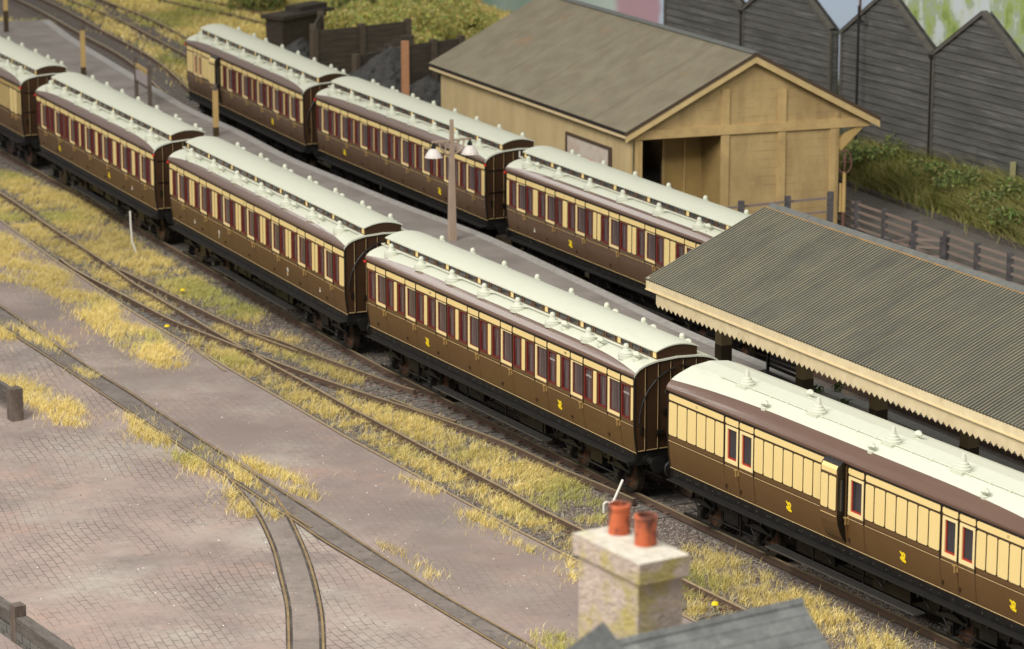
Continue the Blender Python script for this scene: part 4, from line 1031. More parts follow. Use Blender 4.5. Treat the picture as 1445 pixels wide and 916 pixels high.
    b = MB(); slab(b, .02, .09, .05, LT, ZE-.24, ZE-.07, M['cream_trim']); slab(b, -.03, .02, .1, LT, ZE-.08, ZE-.02, M['pipe']); slab(b, .09, .32, .1, LT, ZE-.26, ZE-.22, M['timber_dark']); b.build('eaves_board', root)
    b = MB(); V = []
    for s, z in ((7.95, 2.95), (7.95, 3.25), (8.75, 3.75), (9.0, 3.75), (8.05, 2.85)): V.append(P(s, .34, z))
    for s, z in ((7.95, 2.95), (7.95, 3.25), (8.75, 3.75), (9.0, 3.75), (8.05, 2.85)): V.append(P(s, .46, z))
    b.mesh(V, [(0, 1, 2, 3, 4), (9, 8, 7, 6, 5), (0, 5, 6, 1), (1, 6, 7, 2), (2, 7, 8, 3), (3, 8, 9, 4), (4, 9, 5, 0)], M['ochre']); b.build('bracket', root)
    # notice board on the side wall
    r2 = empty('notice_board', (0, 0, 0), 0, 'faded framed notice board fixed to the side wall of the goods shed', 'notice board')
    r2.location = (A[0], A[1], 0)
    b = MB(); slab(b, s_w-.05, s_w-.015, 1.85, 5.05, 2.05, 3.08, M['plate']); b.build('board', r2)
    b = MB(); slab(b, s_w-.09, s_w-.015, 1.70, 1.86, 1.95, 3.17, M['felt_edge']); slab(b, s_w-.09, s_w-.015, 1.86, 5.14, 3.08, 3.17, M['felt_edge']); slab(b, s_w-.09, s_w-.015, 5.05, 5.14, 1.95, 3.08, M['felt_edge']); b.build('frame', r2)
    b = MB(); slab(b, s_w-.056, s_w-.048, 3.0, 3.35, 2.42, 2.5, M['lampred']); b.build('red_mark', r2)
M['tan2'] = mat('tan_trim', (.58, .41, .18), .7, (.40, .275, .12), 1.6, .8)
M['cream_trim2'] = mat('barge_cream', (.64, .48, .23), .65, (.47, .34, .155), 1.5, .8)
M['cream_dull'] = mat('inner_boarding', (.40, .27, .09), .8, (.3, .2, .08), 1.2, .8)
shed()

# ---------------------------------------------------------------- timber warehouses in the background
def warehouse():
    P0 = np.array([12.8, 118.9]); Dd = np.array([18.0, 109.2]); d = (Dd-P0)/np.hypot(*(Dd-P0)); ang = math.atan2(d[1], d[0]); n = np.array([-d[1], d[0]])
    sg = 1 if n[0] > 0 else -1
    def make(name, label, bays, gapside):
        root = empty(name, (P0[0], P0[1], 0), ang, label, 'warehouse', 'dark weatherboarded warehouses behind the lane')
        for s0, s1, zp in bays:
            b = MB(); z = .6; zv = 5.05; ms = (s0+s1)/2; bh = .29
            def half(zz): # width limits at height
                if zz <= zv: return s0, s1
                t = (zz-zv)/(zp-zv); return s0+(ms-s0)*t, s1-(s1-ms)*t
            while z < zp-.05:
                z2 = min(z+bh, zp-.01); a0, a1 = half(z); c0, c1 = half(z2)
                if z < zv < z2: c0, c1 = half(z2)
                o0, o1 = sg*-.06, sg*.0
                b.face([(a0, o0, z), (a1, o0, z), (c1, o1, z2), (c0, o1, z2)], M['clap']); b.face([(a0, o0, z), (a1, o0, z), (a1, o1+sg*.01, z+.002), (a0, o1+sg*.01, z+.002)], M['black'])
                z = z2
            b.face([(s0, sg*.3, .6), (s1, sg*.3, .6), (s1, sg*.3, zv), (ms, sg*.3, zp-.02), (s0, sg*.3, zv)], M['clap'])
            b.build('gable_wall', root)
            b = MB()
            for (sa, sb) in ((s0, ms), (s1, ms)):
                q = .16; y0, y1 = sorted((sg*-.13, sg*3.5))
                b.mesh([(sa, sg*-.13, zv+.02), (sb, sg*-.13, zp+.02), (sb, sg*-.13, zp-.13), (sa, sg*-.13, zv-.13)], [(0, 1, 2, 3)], M['clap_trim'])
                b.mesh([(sa, sg*-.15, zv+.03), (sb, sg*-.15, zp+.03), (sb, sg*.1, zp+.03), (sa, sg*.1, zv+.03)], [(0, 1, 2, 3)], M['clap_trim'])
            b.build('roof', root)
            for cx in (s0+.02, s1-.14): b = MB(); b.box(cx, cx+.12, *sorted((sg*-.09, sg*.03)), .6, zv-.05, M['clap_trim']); b.build('corner_board', root)
        b = MB(); x0, x1 = bays[0][0]+.05, bays[-1][1]-.05; 
        b.box(x0, x1, *sorted((sg*.06, sg*.33)), .3, 4.95, M['clap']); b.build('rear_block', root)
        for s0, s1, zp in bays[:-1]:
            b = MB(); b.cyl((s1, sg*-.10, .9), (s1, sg*-.10, 4.98), .045, .045, 8, M['pipe']); b.box(s1-.1, s1+.1, *sorted((sg*-.16, sg*-.02)), 4.86, 5.0, M['pipe']); b.build('downpipe', root)
    make('timber_warehouse', 'dark boarded warehouse with gables left of the narrow sky gap', [(-13.6, -7.54, 7.0), (-7.54, -1.15, 7.0)], 1)
    make('timber_warehouse', 'dark boarded warehouse with gables right of the narrow sky gap', [(-.53, 5.43, 7.0), (5.43, 11.4, 6.95), (11.4, 17.4, 7.0)], 0)
    def W_(s, off, z): q = P0+d*s+n*sg*off; return (q[0], q[1], z)
    # poles
    r = empty('pole', W_(1.3, -.5, .8), 0, 'dark iron pole against the warehouse gable with two small fittings', 'pole')
    b = MB(); b.cyl((0, 0, 0), (0, 0, 5.5), .055, .045, 8, M['pipe']); b.build('shaft', r)
    b = MB(); b.box(-.05, .2, -.04, .04, 4.85, 5.0, M['pipe']); b.box(.1, .2, -.05, .05, 4.95, 5.1, M['clap_trim']); b.build('fitting', r)
    r = MB(); r.cyl((0, 0, 0), (0, 0, 8), .05, .05, 8, M['rustpole']); o = r.build('rusty_pole'); o.location = W_(-.8, 1.0, .5); tag(o, 'thin rust coloured pole rising in the gap between the two warehouses', 'pole')
    # painted backdrop
    b = MB(); b.box(-90, 40, *sorted((sg*9.0, sg*9.15)), -1, 26, M['backdrop']); o = b.build('painted_backdrop'); o.location = (P0[0], P0[1], 0); o.rotation_euler = (0, 0, ang)
    tag(o, 'hand painted landscape backdrop of sky, hills and foliage behind the warehouses', 'backdrop')
def backdrop_mat():
    m = bpy.data.materials.new('painted_landscape'); m.use_nodes = True; nt = m.node_tree; b = nt.nodes['Principled BSDF']; b.inputs['Roughness'].default_value = .8
    tc = nt.nodes.new('ShaderNodeTexCoord')
    sx = nt.nodes.new('ShaderNodeSeparateXYZ'); nt.links.new(tc.outputs['Object'], sx.inputs[0])
    nz = nt.nodes.new('ShaderNodeTexNoise'); nz.inputs['Scale'].default_value = .5; nz.inputs['Detail'].default_value = 3; nt.links.new(tc.outputs['Object'], nz.inputs['Vector'])
    ad = nt.nodes.new('ShaderNodeMath'); ad.operation = 'MULTIPLY_ADD'; ad.inputs[1].default_value = 3.; nt.links.new(nz.outputs[0], ad.inputs[0]); nt.links.new(sx.outputs[0], ad.inputs[2])
    mr = nt.nodes.new('ShaderNodeMapRange'); mr.inputs[1].default_value = -50; mr.inputs[2].default_value = 30; nt.links.new(ad.outputs[0], mr.inputs[0])
    cr = nt.nodes.new('ShaderNodeValToRGB'); nt.links.new(mr.outputs[0], cr.inputs[0])
    def X(u): # pixel column -> ramp position
        P0 = np.array([12.8, 118.9]); Dd = np.array([18.0, 109.2]); d = (Dd-P0)/np.hypot(*(Dd-P0)); ang = math.atan2(d[1], d[0]); n = np.array([-d[1], d[0]]); off = 9. if n[0] > 0 else -9.
        return (onp(u, 15, P0, ang, off)[0]+1.5+50)/80
    e = cr.color_ramp.elements
    stops = [(600, (.33, .33, .10)), (640, (.55, .30, .06)), (672, (.50, .30, .09)), (690, (.20, .33, .27)), (712, (.33, .42, .38)), (735, (.25, .35, .3)), (860, (.52, .62, .60)), (875, (.50, .33, .40)), (925, (.48, .30, .38)), (934, (.50, .62, .80)), (1240, (.52, .63, .80)), (1252, (.60, .68, .72))]
    e[0].position = X(stops[0][0]); e[0].color = (*stops[0][1], 1); e[1].position = min(.999, X(stops[-1][0])); e[1].color = (*stops[-1][1], 1)
    for u, c in stops[1:-1]: k = e.new(X(u)); k.color = (*c, 1)
    # vertical foliage dabs at the right hand part
    mp = nt.nodes.new('ShaderNodeMapping'); mp.inputs['Scale'].default_value = (1.3, 1, .75); nt.links.new(tc.outputs['Object'], mp.inputs[0])
    fn = nt.nodes.new('ShaderNodeTexNoise'); fn.inputs['Scale'].default_value = .75; fn.inputs['Detail'].default_value = 9; fn.inputs['Roughness'].default_value = .62; nt.links.new(mp.outputs[0], fn.inputs['Vector'])
    c2 = nt.nodes.new('ShaderNodeValToRGB'); nt.links.new(fn.outputs[0], c2.inputs[0]); q = c2.color_ramp.elements
    q[0].position = .36; q[0].color = (.26, .36, .10, 1); q[1].position = .58; q[1].color = (.66, .72, .76, 1)
    for p_, c_ in ((.42, (.40, .50, .16)), (.45, (.42, .50, .30)), (.48, (.38, .46, .36)), (.51, (.60, .66, .55))): k = q.new(p_); k.color = (*c_, 1)
    m2 = nt.nodes.new('ShaderNodeMapRange'); m2.inputs[1].default_value = X(1240)-.005; m2.inputs[2].default_value = X(1262)+.005; nt.links.new(mr.outputs[0], m2.inputs[0])
    mx = nt.nodes.new('ShaderNodeMix'); mx.data_type = 'RGBA'; nt.links.new(cr.outputs[0], mx.inputs[6]); nt.links.new(c2.outputs[0], mx.inputs[7]); nt.links.new(m2.outputs[0], mx.inputs[0])
    nt.links.new(mx.outputs[2], b.inputs['Base Color']); return m
M['backdrop'] = backdrop_mat()
warehouse()

# ---------------------------------------------------------------- fences
def fence_line(label, pts, rails, h=1.15, name='post_and_rail_fence', zb=-.05):
    a = np.array(pts[0]); root = empty(name, (a[0], a[1], zb), 0, label, 'fence', 'grey post and rail fences by the lane')
    for i, p in enumerate(pts):
        q = np.array(p)-a; b = MB(); b.box(q[0]-.10, q[0]+.10, q[1]-.09, q[1]+.09, 0, h+random.uniform(-.03, .03), M['concrete']); b.build('post', root)
    for z in rails:
        for i in range(len(pts)-1):
            p = np.array(pts[i])-a; q = np.array(pts[i+1])-a; b = MB(); b.obox(p, q, .03, z-.038, z+.038, M['fence_rail']); b.build('rail', root)
fp = [gp(u, v, 1.10) for u, v in ((1176.5, 271), (1210, 283), (1248.6, 296), (1291, 311), (1335.8, 326.5), (1379.7, 342), (1426, 357))]
ex = np.array(fp[-1])-np.array(fp[-2]); fp += [tuple(np.array(fp[-1])+ex*k) for k in (1, 2, 3)]
fence_line('longer grey post and rail fence running along the lane behind the canopy', fp, (.2, .48, .76, 1.03))
fp2 = [gp(u, v, 2.75) for u, v in ((982, 289), (1046, 283), (1111.7, 276), (1172, 270.5))]
fence_line('short grey fence standing across the gable end of the goods shed', fp2, (2.15, 2.6), h=2.8)
fp3 = [gp(u, v, .95) for u, v in ((1255, 337), (1288, 331))]+[(fp[4][0]-.12, fp[4][1]-.1)]
fence_line('low piece of fence with reddish rails branching from the lane fence', fp3, (.3, .6, .85), h=1.0)
# small posts in the embankment
for k, (u, v, lab) in enumerate(((1256, 213, 'short mossy stump post nearest the dark pole in the grass bank'), (1333, 235, 'short yellow green post in the middle of the grass bank'), (1428, 268, 'short pale post at the right end of the grass bank'))):
    p = gp(u, v, .9); b = MB(); b.box(-.09, .09, -.09, .09, 0, 1.45, M['mossy']); o = b.build('marker_post'); o.location = (p[0], p[1], .45); tag(o, lab, 'post', 'short posts in the grass bank')
# cream post with a wire cage
def cage_post():
    p = gp(1189.5, 329, -.05); r = empty('cage_lamp_post', (p[0], p[1], -.05), 0, 'cream post topped by an oval rusty cage, at the corner of the goods shed', 'signal post')
    b = MB(); b.cyl((0, 0, 0), (0, 0, .75), .075, .07, 8, M['rustpole']); b.cyl((0, 0, .75), (0, 0, 2.15), .07, .06, 8, M['ochre']); b.cyl((-.12, 0, .75), (-.12, 0, 1.75), .05, .05, 8, M['ochre']); b.build('shaft', r)
    b = MB(); n = 20
    pts = [(.24*math.cos(2*math.pi*i/n), 0, 2.5+.40*math.sin(2*math.pi*i/n)) for i in range(n+1)]; b.tube(pts, .03, 6, M['rustpole'])
    b.tube([(0, .02+q[0]*.8, q[2]) for q in pts], .018, 6, M['rustpole']); b.cyl((0, 0, 2.15), (0, 0, 2.85), .03, .03, 6, M['rustpole']); b.cyl((-.2, 0, 2.5), (.2, 0, 2.5), .02, .02, 6, M['rustpole']); b.build('cage', r)
    b = MB(); b.lathe((0, 0, 2.55), [(.06, 0), (.07, .1), (.05, .18), (.0, .2)], 10, M['rustpole']); b.build('lamp', r)
cage_post()
b = MB(); b.box(-.14, .14, -.05, .05, -.05, .22, M['lampwhite']); o = b.build('white_card'); p = gp(1218, 210, .8); o.location = (p[0], p[1], .85); tag(o, 'small white plate lying in the grass bank beside the dark pole', 'plate')

# ---------------------------------------------------------------- platform furniture
def platform_lamp():
    p = gp(638, 339, .95); r = empty('platform_lamp', (p[0], p[1], .95), R(28), 'wooden double armed platform lamp with two white shades', 'lamp post')
    b = MB(); b.mesh([(x*.115, y_*.115, 0) for x, y_ in ((-1, -1), (1, -1), (1, 1), (-1, 1))]+[(x*.05, y_*.05, 4.0) for x, y_ in ((-1, -1), (1, -1), (1, 1), (-1, 1))], [(0, 1, 5, 4), (1, 2, 6, 5), (2, 3, 7, 6), (3, 0, 4, 7), (4, 5, 6, 7)], M['lampwood']); b.build('post', r)
    b = MB(); b.box(-.72, .72, -.035, .035, 3.28, 3.34, M['lampwood'])
    n = 14
    for s in (-1, 1):
        pts = [(s*(.05+.40*(1-math.cos(t))), 0, 3.30-.42*math.cos(t)+.0) for t in np.linspace(0, math.pi/2, n)]
        pts = [(s*.03, 0, 2.86)]+[(s*(.42*math.sin(t)+.03), 0, 3.30-.44*math.cos(t)) for t in np.linspace(0, math.pi/2, n)]
        b.tube(pts, .03, 6, M['lampwood'])
        pts = [(s*(.24*math.sin(t)+.03), 0, 3.30-.24*math.cos(t)) for t in np.linspace(0, math.pi/2, n)]; b.tube(pts, .02, 6, M['lampwood'])
        b.box(s*.22-.02, s*.22+.02, -.02, .02, 2.95, 3.3, M['lampwood'])
    b.build('crossarm', r)
    for s in (-1, 1):
        b = MB(); b.lathe((s*.66, 0, 2.82), [(.27, .0), (.26, .06), (.20, .16), (.13, .25), (.08, .28)], 12, M['lampwhite']); b.cyl((s*.66, 0, 3.10), (s*.66, 0, 3.20), .085, .08, 12, M['pipe']); b.cyl((s*.66, 0, 3.20), (s*.66, 0, 3.32), .04, .04, 8, M['pipe'])
        b.cyl((s*.66, 0, 2.815), (s*.66, 0, 2.82), .29, .30, 22, M['lampwhite'])
        b.build('lamp_shade', r)
platform_lamp()
def stub(u, v, h, lab, brown=.35):
    p = gp(u, v, .95); r = empty('platform_lamp_post', (p[0], p[1], .95), R(28), lab, 'post', 'cream posts on the platform')
    b = MB(); b.box(-.09, .09, -.09, .09, 0, brown, M['choc']); b.box(-.085, .085, -.085, .085, brown, h-.25, M['ochre']); b.build('post', r)
    b = MB(); b.box(-.10, .10, -.10, .10, h-.25, h-.2, M['timber']); b.lathe((0, 0, h-.2), [(.07, 0), (.08, .08), (.04, .2), (0, .22)], 8, M['timber']); b.build('cap', r)
stub(118, 106, 2.2, 'cream platform post farthest along the platform, brown at the foot')
stub(305, 192, 2.05, 'cream platform post in front of the rear train guard compartment')
stub(9, 45, 2.4, 'cream and dark post at the top left picture corner', 1.0)
def nameboard():
    a = np.array(gp(193, 137, .95)); c = np.array(gp(212, 150, .95)); r = empty('station_nameboard', (a[0], a[1], .95), math.atan2(*(c-a)[::-1]), 'small station nameboard between two weathered timber posts on the platform', 'sign')
    L = float(np.hypot(*(c-a))); L = max(L, 1.5)
    for x in (0, L): b = MB(); b.box(x-.07, x+.07, -.07, .07, 0, 1.62, M['timber']); b.box(x-.09, x+.09, -.09, .09, 1.62, 1.68, M['timber']); b.build('post', r)
    b = MB(); b.box(.07, L-.07, -.03, .03, .75, 1.18, M['signpurple']); b.build('board', r)
    b = MB(); b.box(.07, L-.07, -.04, .04, 1.26, 1.42, M['ochre']); b.build('top_rail', r)
    b = MB(); b.box(.07, L-.07, -.04, .04, .66, .73, M['timber']); b.build('bottom_rail', r)
nameboard()
# bench under the canopy
p = gp(1095, 556, .95); r = empty('platform_bench', (p[0], p[1], .95), math.atan2(CD[1], CD[0]), 'dark slatted bench under the canopy beside the second post', 'bench')
b = MB()
for k in range(4): b.box(-.9, .9, -.2+.11*k, -.12+.11*k, .42, .45, M['pipe'])
b.build('seat', r); b = MB()
for k in range(3): b.box(-.9, .9, .24, .27, .55+.14*k, .64+.14*k, M['pipe'])
b.build('backrest', r)
for s in (-.8, .8): b = MB(); b.box(s-.03, s+.03, -.2, -.14, 0, .42, M['pipe']); b.box(s-.03, s+.03, .2, .27, 0, .92, M['pipe']); b.box(s-.03, s+.03, -.2, .27, .38, .42, M['pipe']); b.build('leg', r)
# white bent rods
def rod(label, path, r_=.035):
    a = Vector(path[0]); b = MB(); b.tube([tuple(Vector(q)-a) for q in path], r_, 8, M['white'])
    for q in path[1:-1]: pass
    o = b.build('bent_rod'); o.location = a; tag(o, label, 'rod', 'white bent rods beside the train track')
a = gp(193, 358, -.35)
def up(u, v, y): # point on camera-facing upright plane at depth y (survey)
    dy = -(v-458)/FPX; r2 = (math.cos(TH)+dy*math.sin(TH), -math.sin(TH)+dy*math.cos(TH)); t = y/r2[0]; return ((u-722.5)/FPX*t, y, HC+r2[1]*t)
rod('tall white rod with a cranked foot beside the track, left of the crested coach', [(a[0], a[1], -.35), up(188.5, 346, a[1]), up(186.5, 341, a[1]), up(184.5, 318, a[1]+.02), up(183.5, 298, a[1]+.03)])
a = gp(852, 724, -.35)
rod('short white hooked rod leaning beside the track behind the chimney pots', [(a[0], a[1], -.35), up(852, 712, a[1]), up(855, 708.5, a[1]), up(862, 710.5, a[1]+.05), up(866, 707, a[1]+.08), up(879, 677, a[1]+.25)], .033)

# ---------------------------------------------------------------- coal yard
def coal_yard():
    # hut
    a = np.array(gp(388, 83, -.3)); c = np.array(gp(499, 60, -.3)); c = a+(c-a)/np.hypot(*(c-a))*3.9; ang = math.atan2(*(c-a)[::-1])
    r = empty('tarred_hut', (a[0], a[1], -.3), ang, 'black tarred timber hut with a flat roof at the back left', 'hut')
    b = MB()
    for k in range(12): b.box(.6+k*.3, .6+k*.3+.28, 0, .06+.01*(k % 2), 0, 1.75, M['timber_dark'])
    b.box(.6, 4.2, .06, 1.0, 0, 1.75, M['timber_dark']); b.build('wall', r)
    b = MB(); b.box(.4, 4.35, -.2, 1.15, 1.75, 1.93, M['timber_dark']); b.box(2.2, 4.3, .2, 1.1, 1.93, 2.15, M['timber_dark']); b.build('roof', r)
    # staithe walls
    def wall(label, u0, v0, u1, v1, ybase, h, nposts, posth=.12, mat_=M['timber_dark2']):
        # plan points below the photographed top line
        P = up(u0, v0, ybase[0]); Q = up(u1, v1, ybase[1]); a = np.array(P[:2]); c = np.array(Q[:2]); L = float(np.hypot(*(c-a)))
        zt = (P[2]+Q[2])/2
        r = empty('coal_bin_wall', (a[0], a[1], -.35), math.atan2(*(c-a)[::-1]), label, 'timber wall', 'timber walls of the coal bins')
        H = zt+.35; b = MB(); k = 0.
        while k < H: b.box(0, L, -.04-.01*(int(k*10) % 2), .04, k, min(k+.24, H), mat_); k += .25
        b.build('boards', r)
        for i in range(nposts):
            x = L*i/(nposts-1); b = MB(); b.box(x-.12, x+.12, -.16, .12, 0, H+posth, M['timber_post']); b.build('post', r)
        return zt
    wall('tall dark boarded coal bin wall with three posts', 443, 40, 575, 34, (137., 140.), 3, 3)
    wall('dark boarded coal bin wall right of the orange post', 571, 60, 650, 58, (131.5, 133.5), 3, 3)
    wall('left return wall of the tall coal bin', 441, 38, 452, 20, (137., 141.), 3, 2)
    wall('low broken coal bin wall in front of the stepped sleepers', 502, 76, 565, 70, (133., 135.), 3, 2, .05)
    # stepped sleeper stack
    P = up(515, 72, 136.); r = empty('sleeper_stack', (P[0], P[1], -.35), R(20), 'stepped stack of dark sleepers leaning inside the coal bin', 'timber stack')
    for k in range(5):
        b = MB(); b.box(.2+.36*k, 2.2, -.15, .15, P[2]+.3+.17*k-.2, P[2]+.3+.17*k-.04, M['timber_dark2']); b.build('sleeper', r)
    # orange post
    P = up(571.5, 58, 129.5); b = MB(); b.box(-.13, .13, -.13, .13, 0, P[2]+.35, M['orange_wood']); o = b.build('timber_post'); o.location = (P[0], P[1], -.35); o.rotation_euler = (0, 0, R(20)); tag(o, 'bare orange timber post standing in front of the coal bins', 'post')
    # coal heaps
    def heap(u, v, y, rx, ry, h, label):
        P = up(u, v, y); n = 34; V = []; F = []
        for i in range(n+1):
            for j in range(n+1):
                s, t = i/n*2-1, j/n*2-1; rr = min(1, math.hypot(s, t)); z = h*max(0, 1-rr)**.85
                z += (random.random()-.5)*.16*(1 if rr < .97 else 0)
                V.append((s*rx+random.uniform(-.05, .05), t*ry+random.uniform(-.05, .05), max(z, -.05)))
        F = [(i*(n+1)+j, (i+1)*(n+1)+j, (i+1)*(n+1)+j+1, i*(n+1)+j+1) for i in range(n) for j in range(n)]
        b = MB(); b.mesh(V, F, M['coal']); o = b.build('coal_heap'); o.location = (P[0], P[1], -.38); tag(o, label, 'coal heap', 'heaps of coal')
    heap(552, 102, 133., 3.4, 2.2, 2.8, 'largest heap of coal, left of the orange post')
    heap(604, 118, 130., 2.6, 2., 2.0, 'heap of coal between the orange post and the goods shed')
    heap(425, 70, 141., 2.4, 2., 1.9, 'pale dusty heap of coal between the hut and the tall bin wall')
M['timber_dark2'] = mat('dark_bin_boards', (.040, .031, .022), .8, (.085, .065, .045), 3., .8, bump=.4, stretch=(.4, 1, 3))
M['timber_post'] = mat('bin_post', (.10, .075, .052), .8, (.06, .045, .03), 4., .8)
coal_yard()

# ---------------------------------------------------------------- foreground chimney and roofs
def chimney():
    zt = 9.0
    c = [np.array(gp(u, v, zt)) for u, v in ((808, 752), (902.5, 797), (973.5, 783))]
    c.append(c[0]+c[2]-c[1]); ctr = sum(c)/4
    r = empty('stone_chimney', (ctr[0], ctr[1], 4.5), 0, 'mossy pink stone chimney stack with two terracotta pots in the foreground', 'chimney')
    loc = [p-ctr for p in c]
    def block(b, sc, z0, z1, m, mt=None):
        k = [p*1.0-(p/np.hypot(*p))*sc for p in loc]; V = [(*p, z0-4.5) for p in k]+[(*p, z1-4.5) for p in k]
        b.mesh(V, [(0, 1, 5, 4), (1, 2, 6, 5), (2, 3, 7, 6), (3, 0, 4, 7), (3, 2, 1, 0)], m); b.mesh(V, [(4, 5, 6, 7)], mt or m)
    b = MB(); block(b, .0, zt-.31, zt, M['stone'], M['stone_top']); b.build('cap', r)
    b = MB(); block(b, .11, 4.5, zt-.312, M['stone']); b.build('stack', r)
    b = MB(); block(b, .09, zt-.36, zt-.312, M['timber_dark2']); b.build('shadow_joint', r) if False else None
    for (u, v, lab) in ((874, 752, 'chimney_pot'), (911, 768, 'chimney_pot')):
        p = np.array(gp(u, v, zt))-ctr
        b = MB(); b.lathe((p[0], p[1], zt-4.5), [(.165, 0), (.158, .20), (.160, .36), (.168, .375), (.170, .43), (.160, .445), (.135, .44), (.13, .30)], 26, M['pot']); b.cyl((p[0], p[1], zt-4.5+.30), (p[0], p[1], zt-4.5+.31), .14, .14, 18, M['pipe']); b.build(lab, r)
    return c, ctr
CH, CHC = chimney()
def house_roof():
    ex = (CH[2]-CH[1]); ex /= np.hypot(*ex); ey = (CH[0]-CH[1]); ey /= np.hypot(*ey)   # ex: to the right, ey: away
    zr = 8.0; P0 = np.array(gp(967, 884, zr)); P1 = np.array(gp(1131, 847, zr)); ex = (P1-P0)/np.hypot(*(P1-P0)); ey = np.array([-ex[1], ex[0]])
    ang = math.atan2(ex[1], ex[0]); r = empty('slate_roofed_house', (P1[0], P1[1], 0), ang, 'house under a grey slate roof at the bottom edge, right of the chimney', 'house')
    L = 3.4; sl = .80; wd = 3.2
    for sgn in (-1, 1):
        b = MB(); n = 18
        for k in range(n):   # courses of slates, each lapping the one below
            t0, t1 = k/n*wd, (k+1)/n*wd+.02; z0 = zr-t0*sl; z1 = zr-t1*sl
            b.mesh([(-L, sgn*t0, z0-.0), (0, sgn*t0, z0-.0), (0, sgn*t1, z1+.012), (-L, sgn*t1, z1+.012), (0, sgn*t1, z1-.0), (-L, sgn*t1, z1-.0)], [(0, 1, 2, 3), (3, 2, 4, 5)], M['slate'])
        b.build('roof_slope', r)
    b = MB(); b.prism([(-.07, zr-.03), (0, zr+.045), (.07, zr-.03)], 0, -L, .01, M['slate']); b.build('ridge_cap', r)
    b = MB(); b.prism([(-wd, zr-wd*sl-.05), (0, zr-.06), (wd, zr-wd*sl-.05), (wd, 0.), (-wd, 0.)], 0, -L+.1, -.12, M['wallstone']); b.build('wall', r)
    # small dark gable left of the chimney
    P2 = np.array(gp(851.5, 877, 8.6)); P3 = np.array(gp(818, 902, 8.6)); e2 = (P3-P2)/np.hypot(*(P3-P2)); ang2 = math.atan2(e2[1], e2[0])
    r2 = empty('small_slate_gable', (P2[0], P2[1], 0), ang2, 'small dark slate gable in front of the chimney stack', 'roof')
    b = MB()
    for sgn in (-1, 1):
        b.mesh([(0, 0, 8.6), (3, 0, 8.6), (3, sgn*.9, 7.6), (0, sgn*.9, 7.6)], [(0, 1, 2, 3)], M['slate'])
    b.build('roof_slope', r2); b = MB(); b.prism([(-.9, 7.58), (0, 8.58), (.9, 7.58), (.9, 3.), (-.9, 3.)], 0, .03, 2.8, M['slate_dark']); b.build('wall', r2)
M['slate_dark'] = mat('dark_slate', (.05, .058, .05), .7, (.08, .09, .08), 4., .8)
house_roof()

# ---------------------------------------------------------------- yard edge timbers at the left
def guard(label, path_px, z=-.22, post_at=(), heights=(.62, .92)):
    pass
p1 = np.array(gp(22, 592, -.22)); hd = np.array([math.cos(R(-60)), math.sin(R(-60))])
r = empty('timber_barrier', (p1[0], p1[1], -.22), R(-60), 'weathered timber post and plank among yellow grass at the left edge', 'barrier', 'timber barriers at the edge of the yard')
b = MB(); b.box(-.18, .18, -.17, .17, -.1, .90, M['timber']); b.build('post', r)
b = MB(); b.box(-5., -.15, -.06, .07, .34, .82, M['plank']); b.build('plank', r)
p2 = np.array(gp(27, 905, -.22))
r = empty('timber_barrier', (p2[0], p2[1], -.22), R(-58), 'dark square topped timber barrier on a low stone wall at the bottom left corner', 'barrier', 'timber barriers at the edge of the yard')
b = MB(); b.box(-.15, .15, -.13, .13, -.1, .85, M['timber']); b.build('post', r)
b = MB(); b.box(-6., -.13, -.12, .12, .36, .66, M['plank']); b.box(.15, 5., -.12, .16, .30, .60, M['plank']); b.build('plank', r)
b = MB(); b.box(-6., 5., -.10, .08, -.1, .30, M['wallstone']); 
for i in range(26):
    for j in range(2): b.box(-6+.42*i+.2*j, -6+.42*i+.2*j+.38, -.125, -.09, -.08+.19*j, .09+.19*j, M['wallstone'])
b.build('stone_wall', r)

# ---------------------------------------------------------------- grass
def pip(P, poly):
    poly = np.array(poly); x, y = P[:, 0], P[:, 1]; ins = np.zeros(len(P), bool); j = len(poly)-1
    for i in range(len(poly)):
        c = ((poly[i, 1] > y) != (poly[j, 1] > y)) & (x < (poly[j, 0]-poly[i, 0])*(y-poly[i, 1])/(poly[j, 1]-poly[i, 1]+1e-12)+poly[i, 0]); ins ^= c; j = i
    return ins
def vnoise(P, s, seed):
    r = np.random.default_rng(seed); v = np.zeros(len(P))
    for k in range(7):
        a = r.uniform(0, 6.28); fq = s*r.uniform(.5, 1.9); v += np.sin((P[:, 0]*math.cos(a)+P[:, 1]*math.sin(a))*fq+r.uniform(0, 6.28))
    return v/7**.5
STRAW = np.array([[.70, .555, .19], [.78, .64, .30], [.63, .49, .16], [.62, .53, .18], [.86, .74, .42], [.54, .44, .18]])*np.array([1.08, 1.06, .95])
GREEN = np.array([[.48, .46, .13], [.38, .40, .12], [.55, .51, .16], [.44, .42, .14]])
DARKG = np.array([[.12, .17, .03], [.20, .24, .05], [.30, .31, .08], [.44, .38, .14], [.52, .44, .20]])
RMASK = set()
for ln in (T2near, T2far, T3near, T3far, T4far, T4near, T5l, T5r, T7a, T7b, T8a, T8b, [tuple(p) for p in T1n], [tuple(p) for p in T1f]):
    for p in resample(ln, .04):
        if p[1] < 175:
            for dx in (-1, 0, 1):
                for dy in (-1, 0, 1): RMASK.add((int(math.floor(p[0]/.07))+dx, int(math.floor(p[1]/.07))+dy))
RKEY = np.sort(np.array([a*100000+b for a, b in RMASK]))
def off_rail(P):
    k = np.floor(P[:, 0]/.07).astype(np.int64)*100000+np.floor(P[:, 1]/.07).astype(np.int64)
    i = np.clip(np.searchsorted(RKEY, k), 0, len(RKEY)-1); return RKEY[i] != k
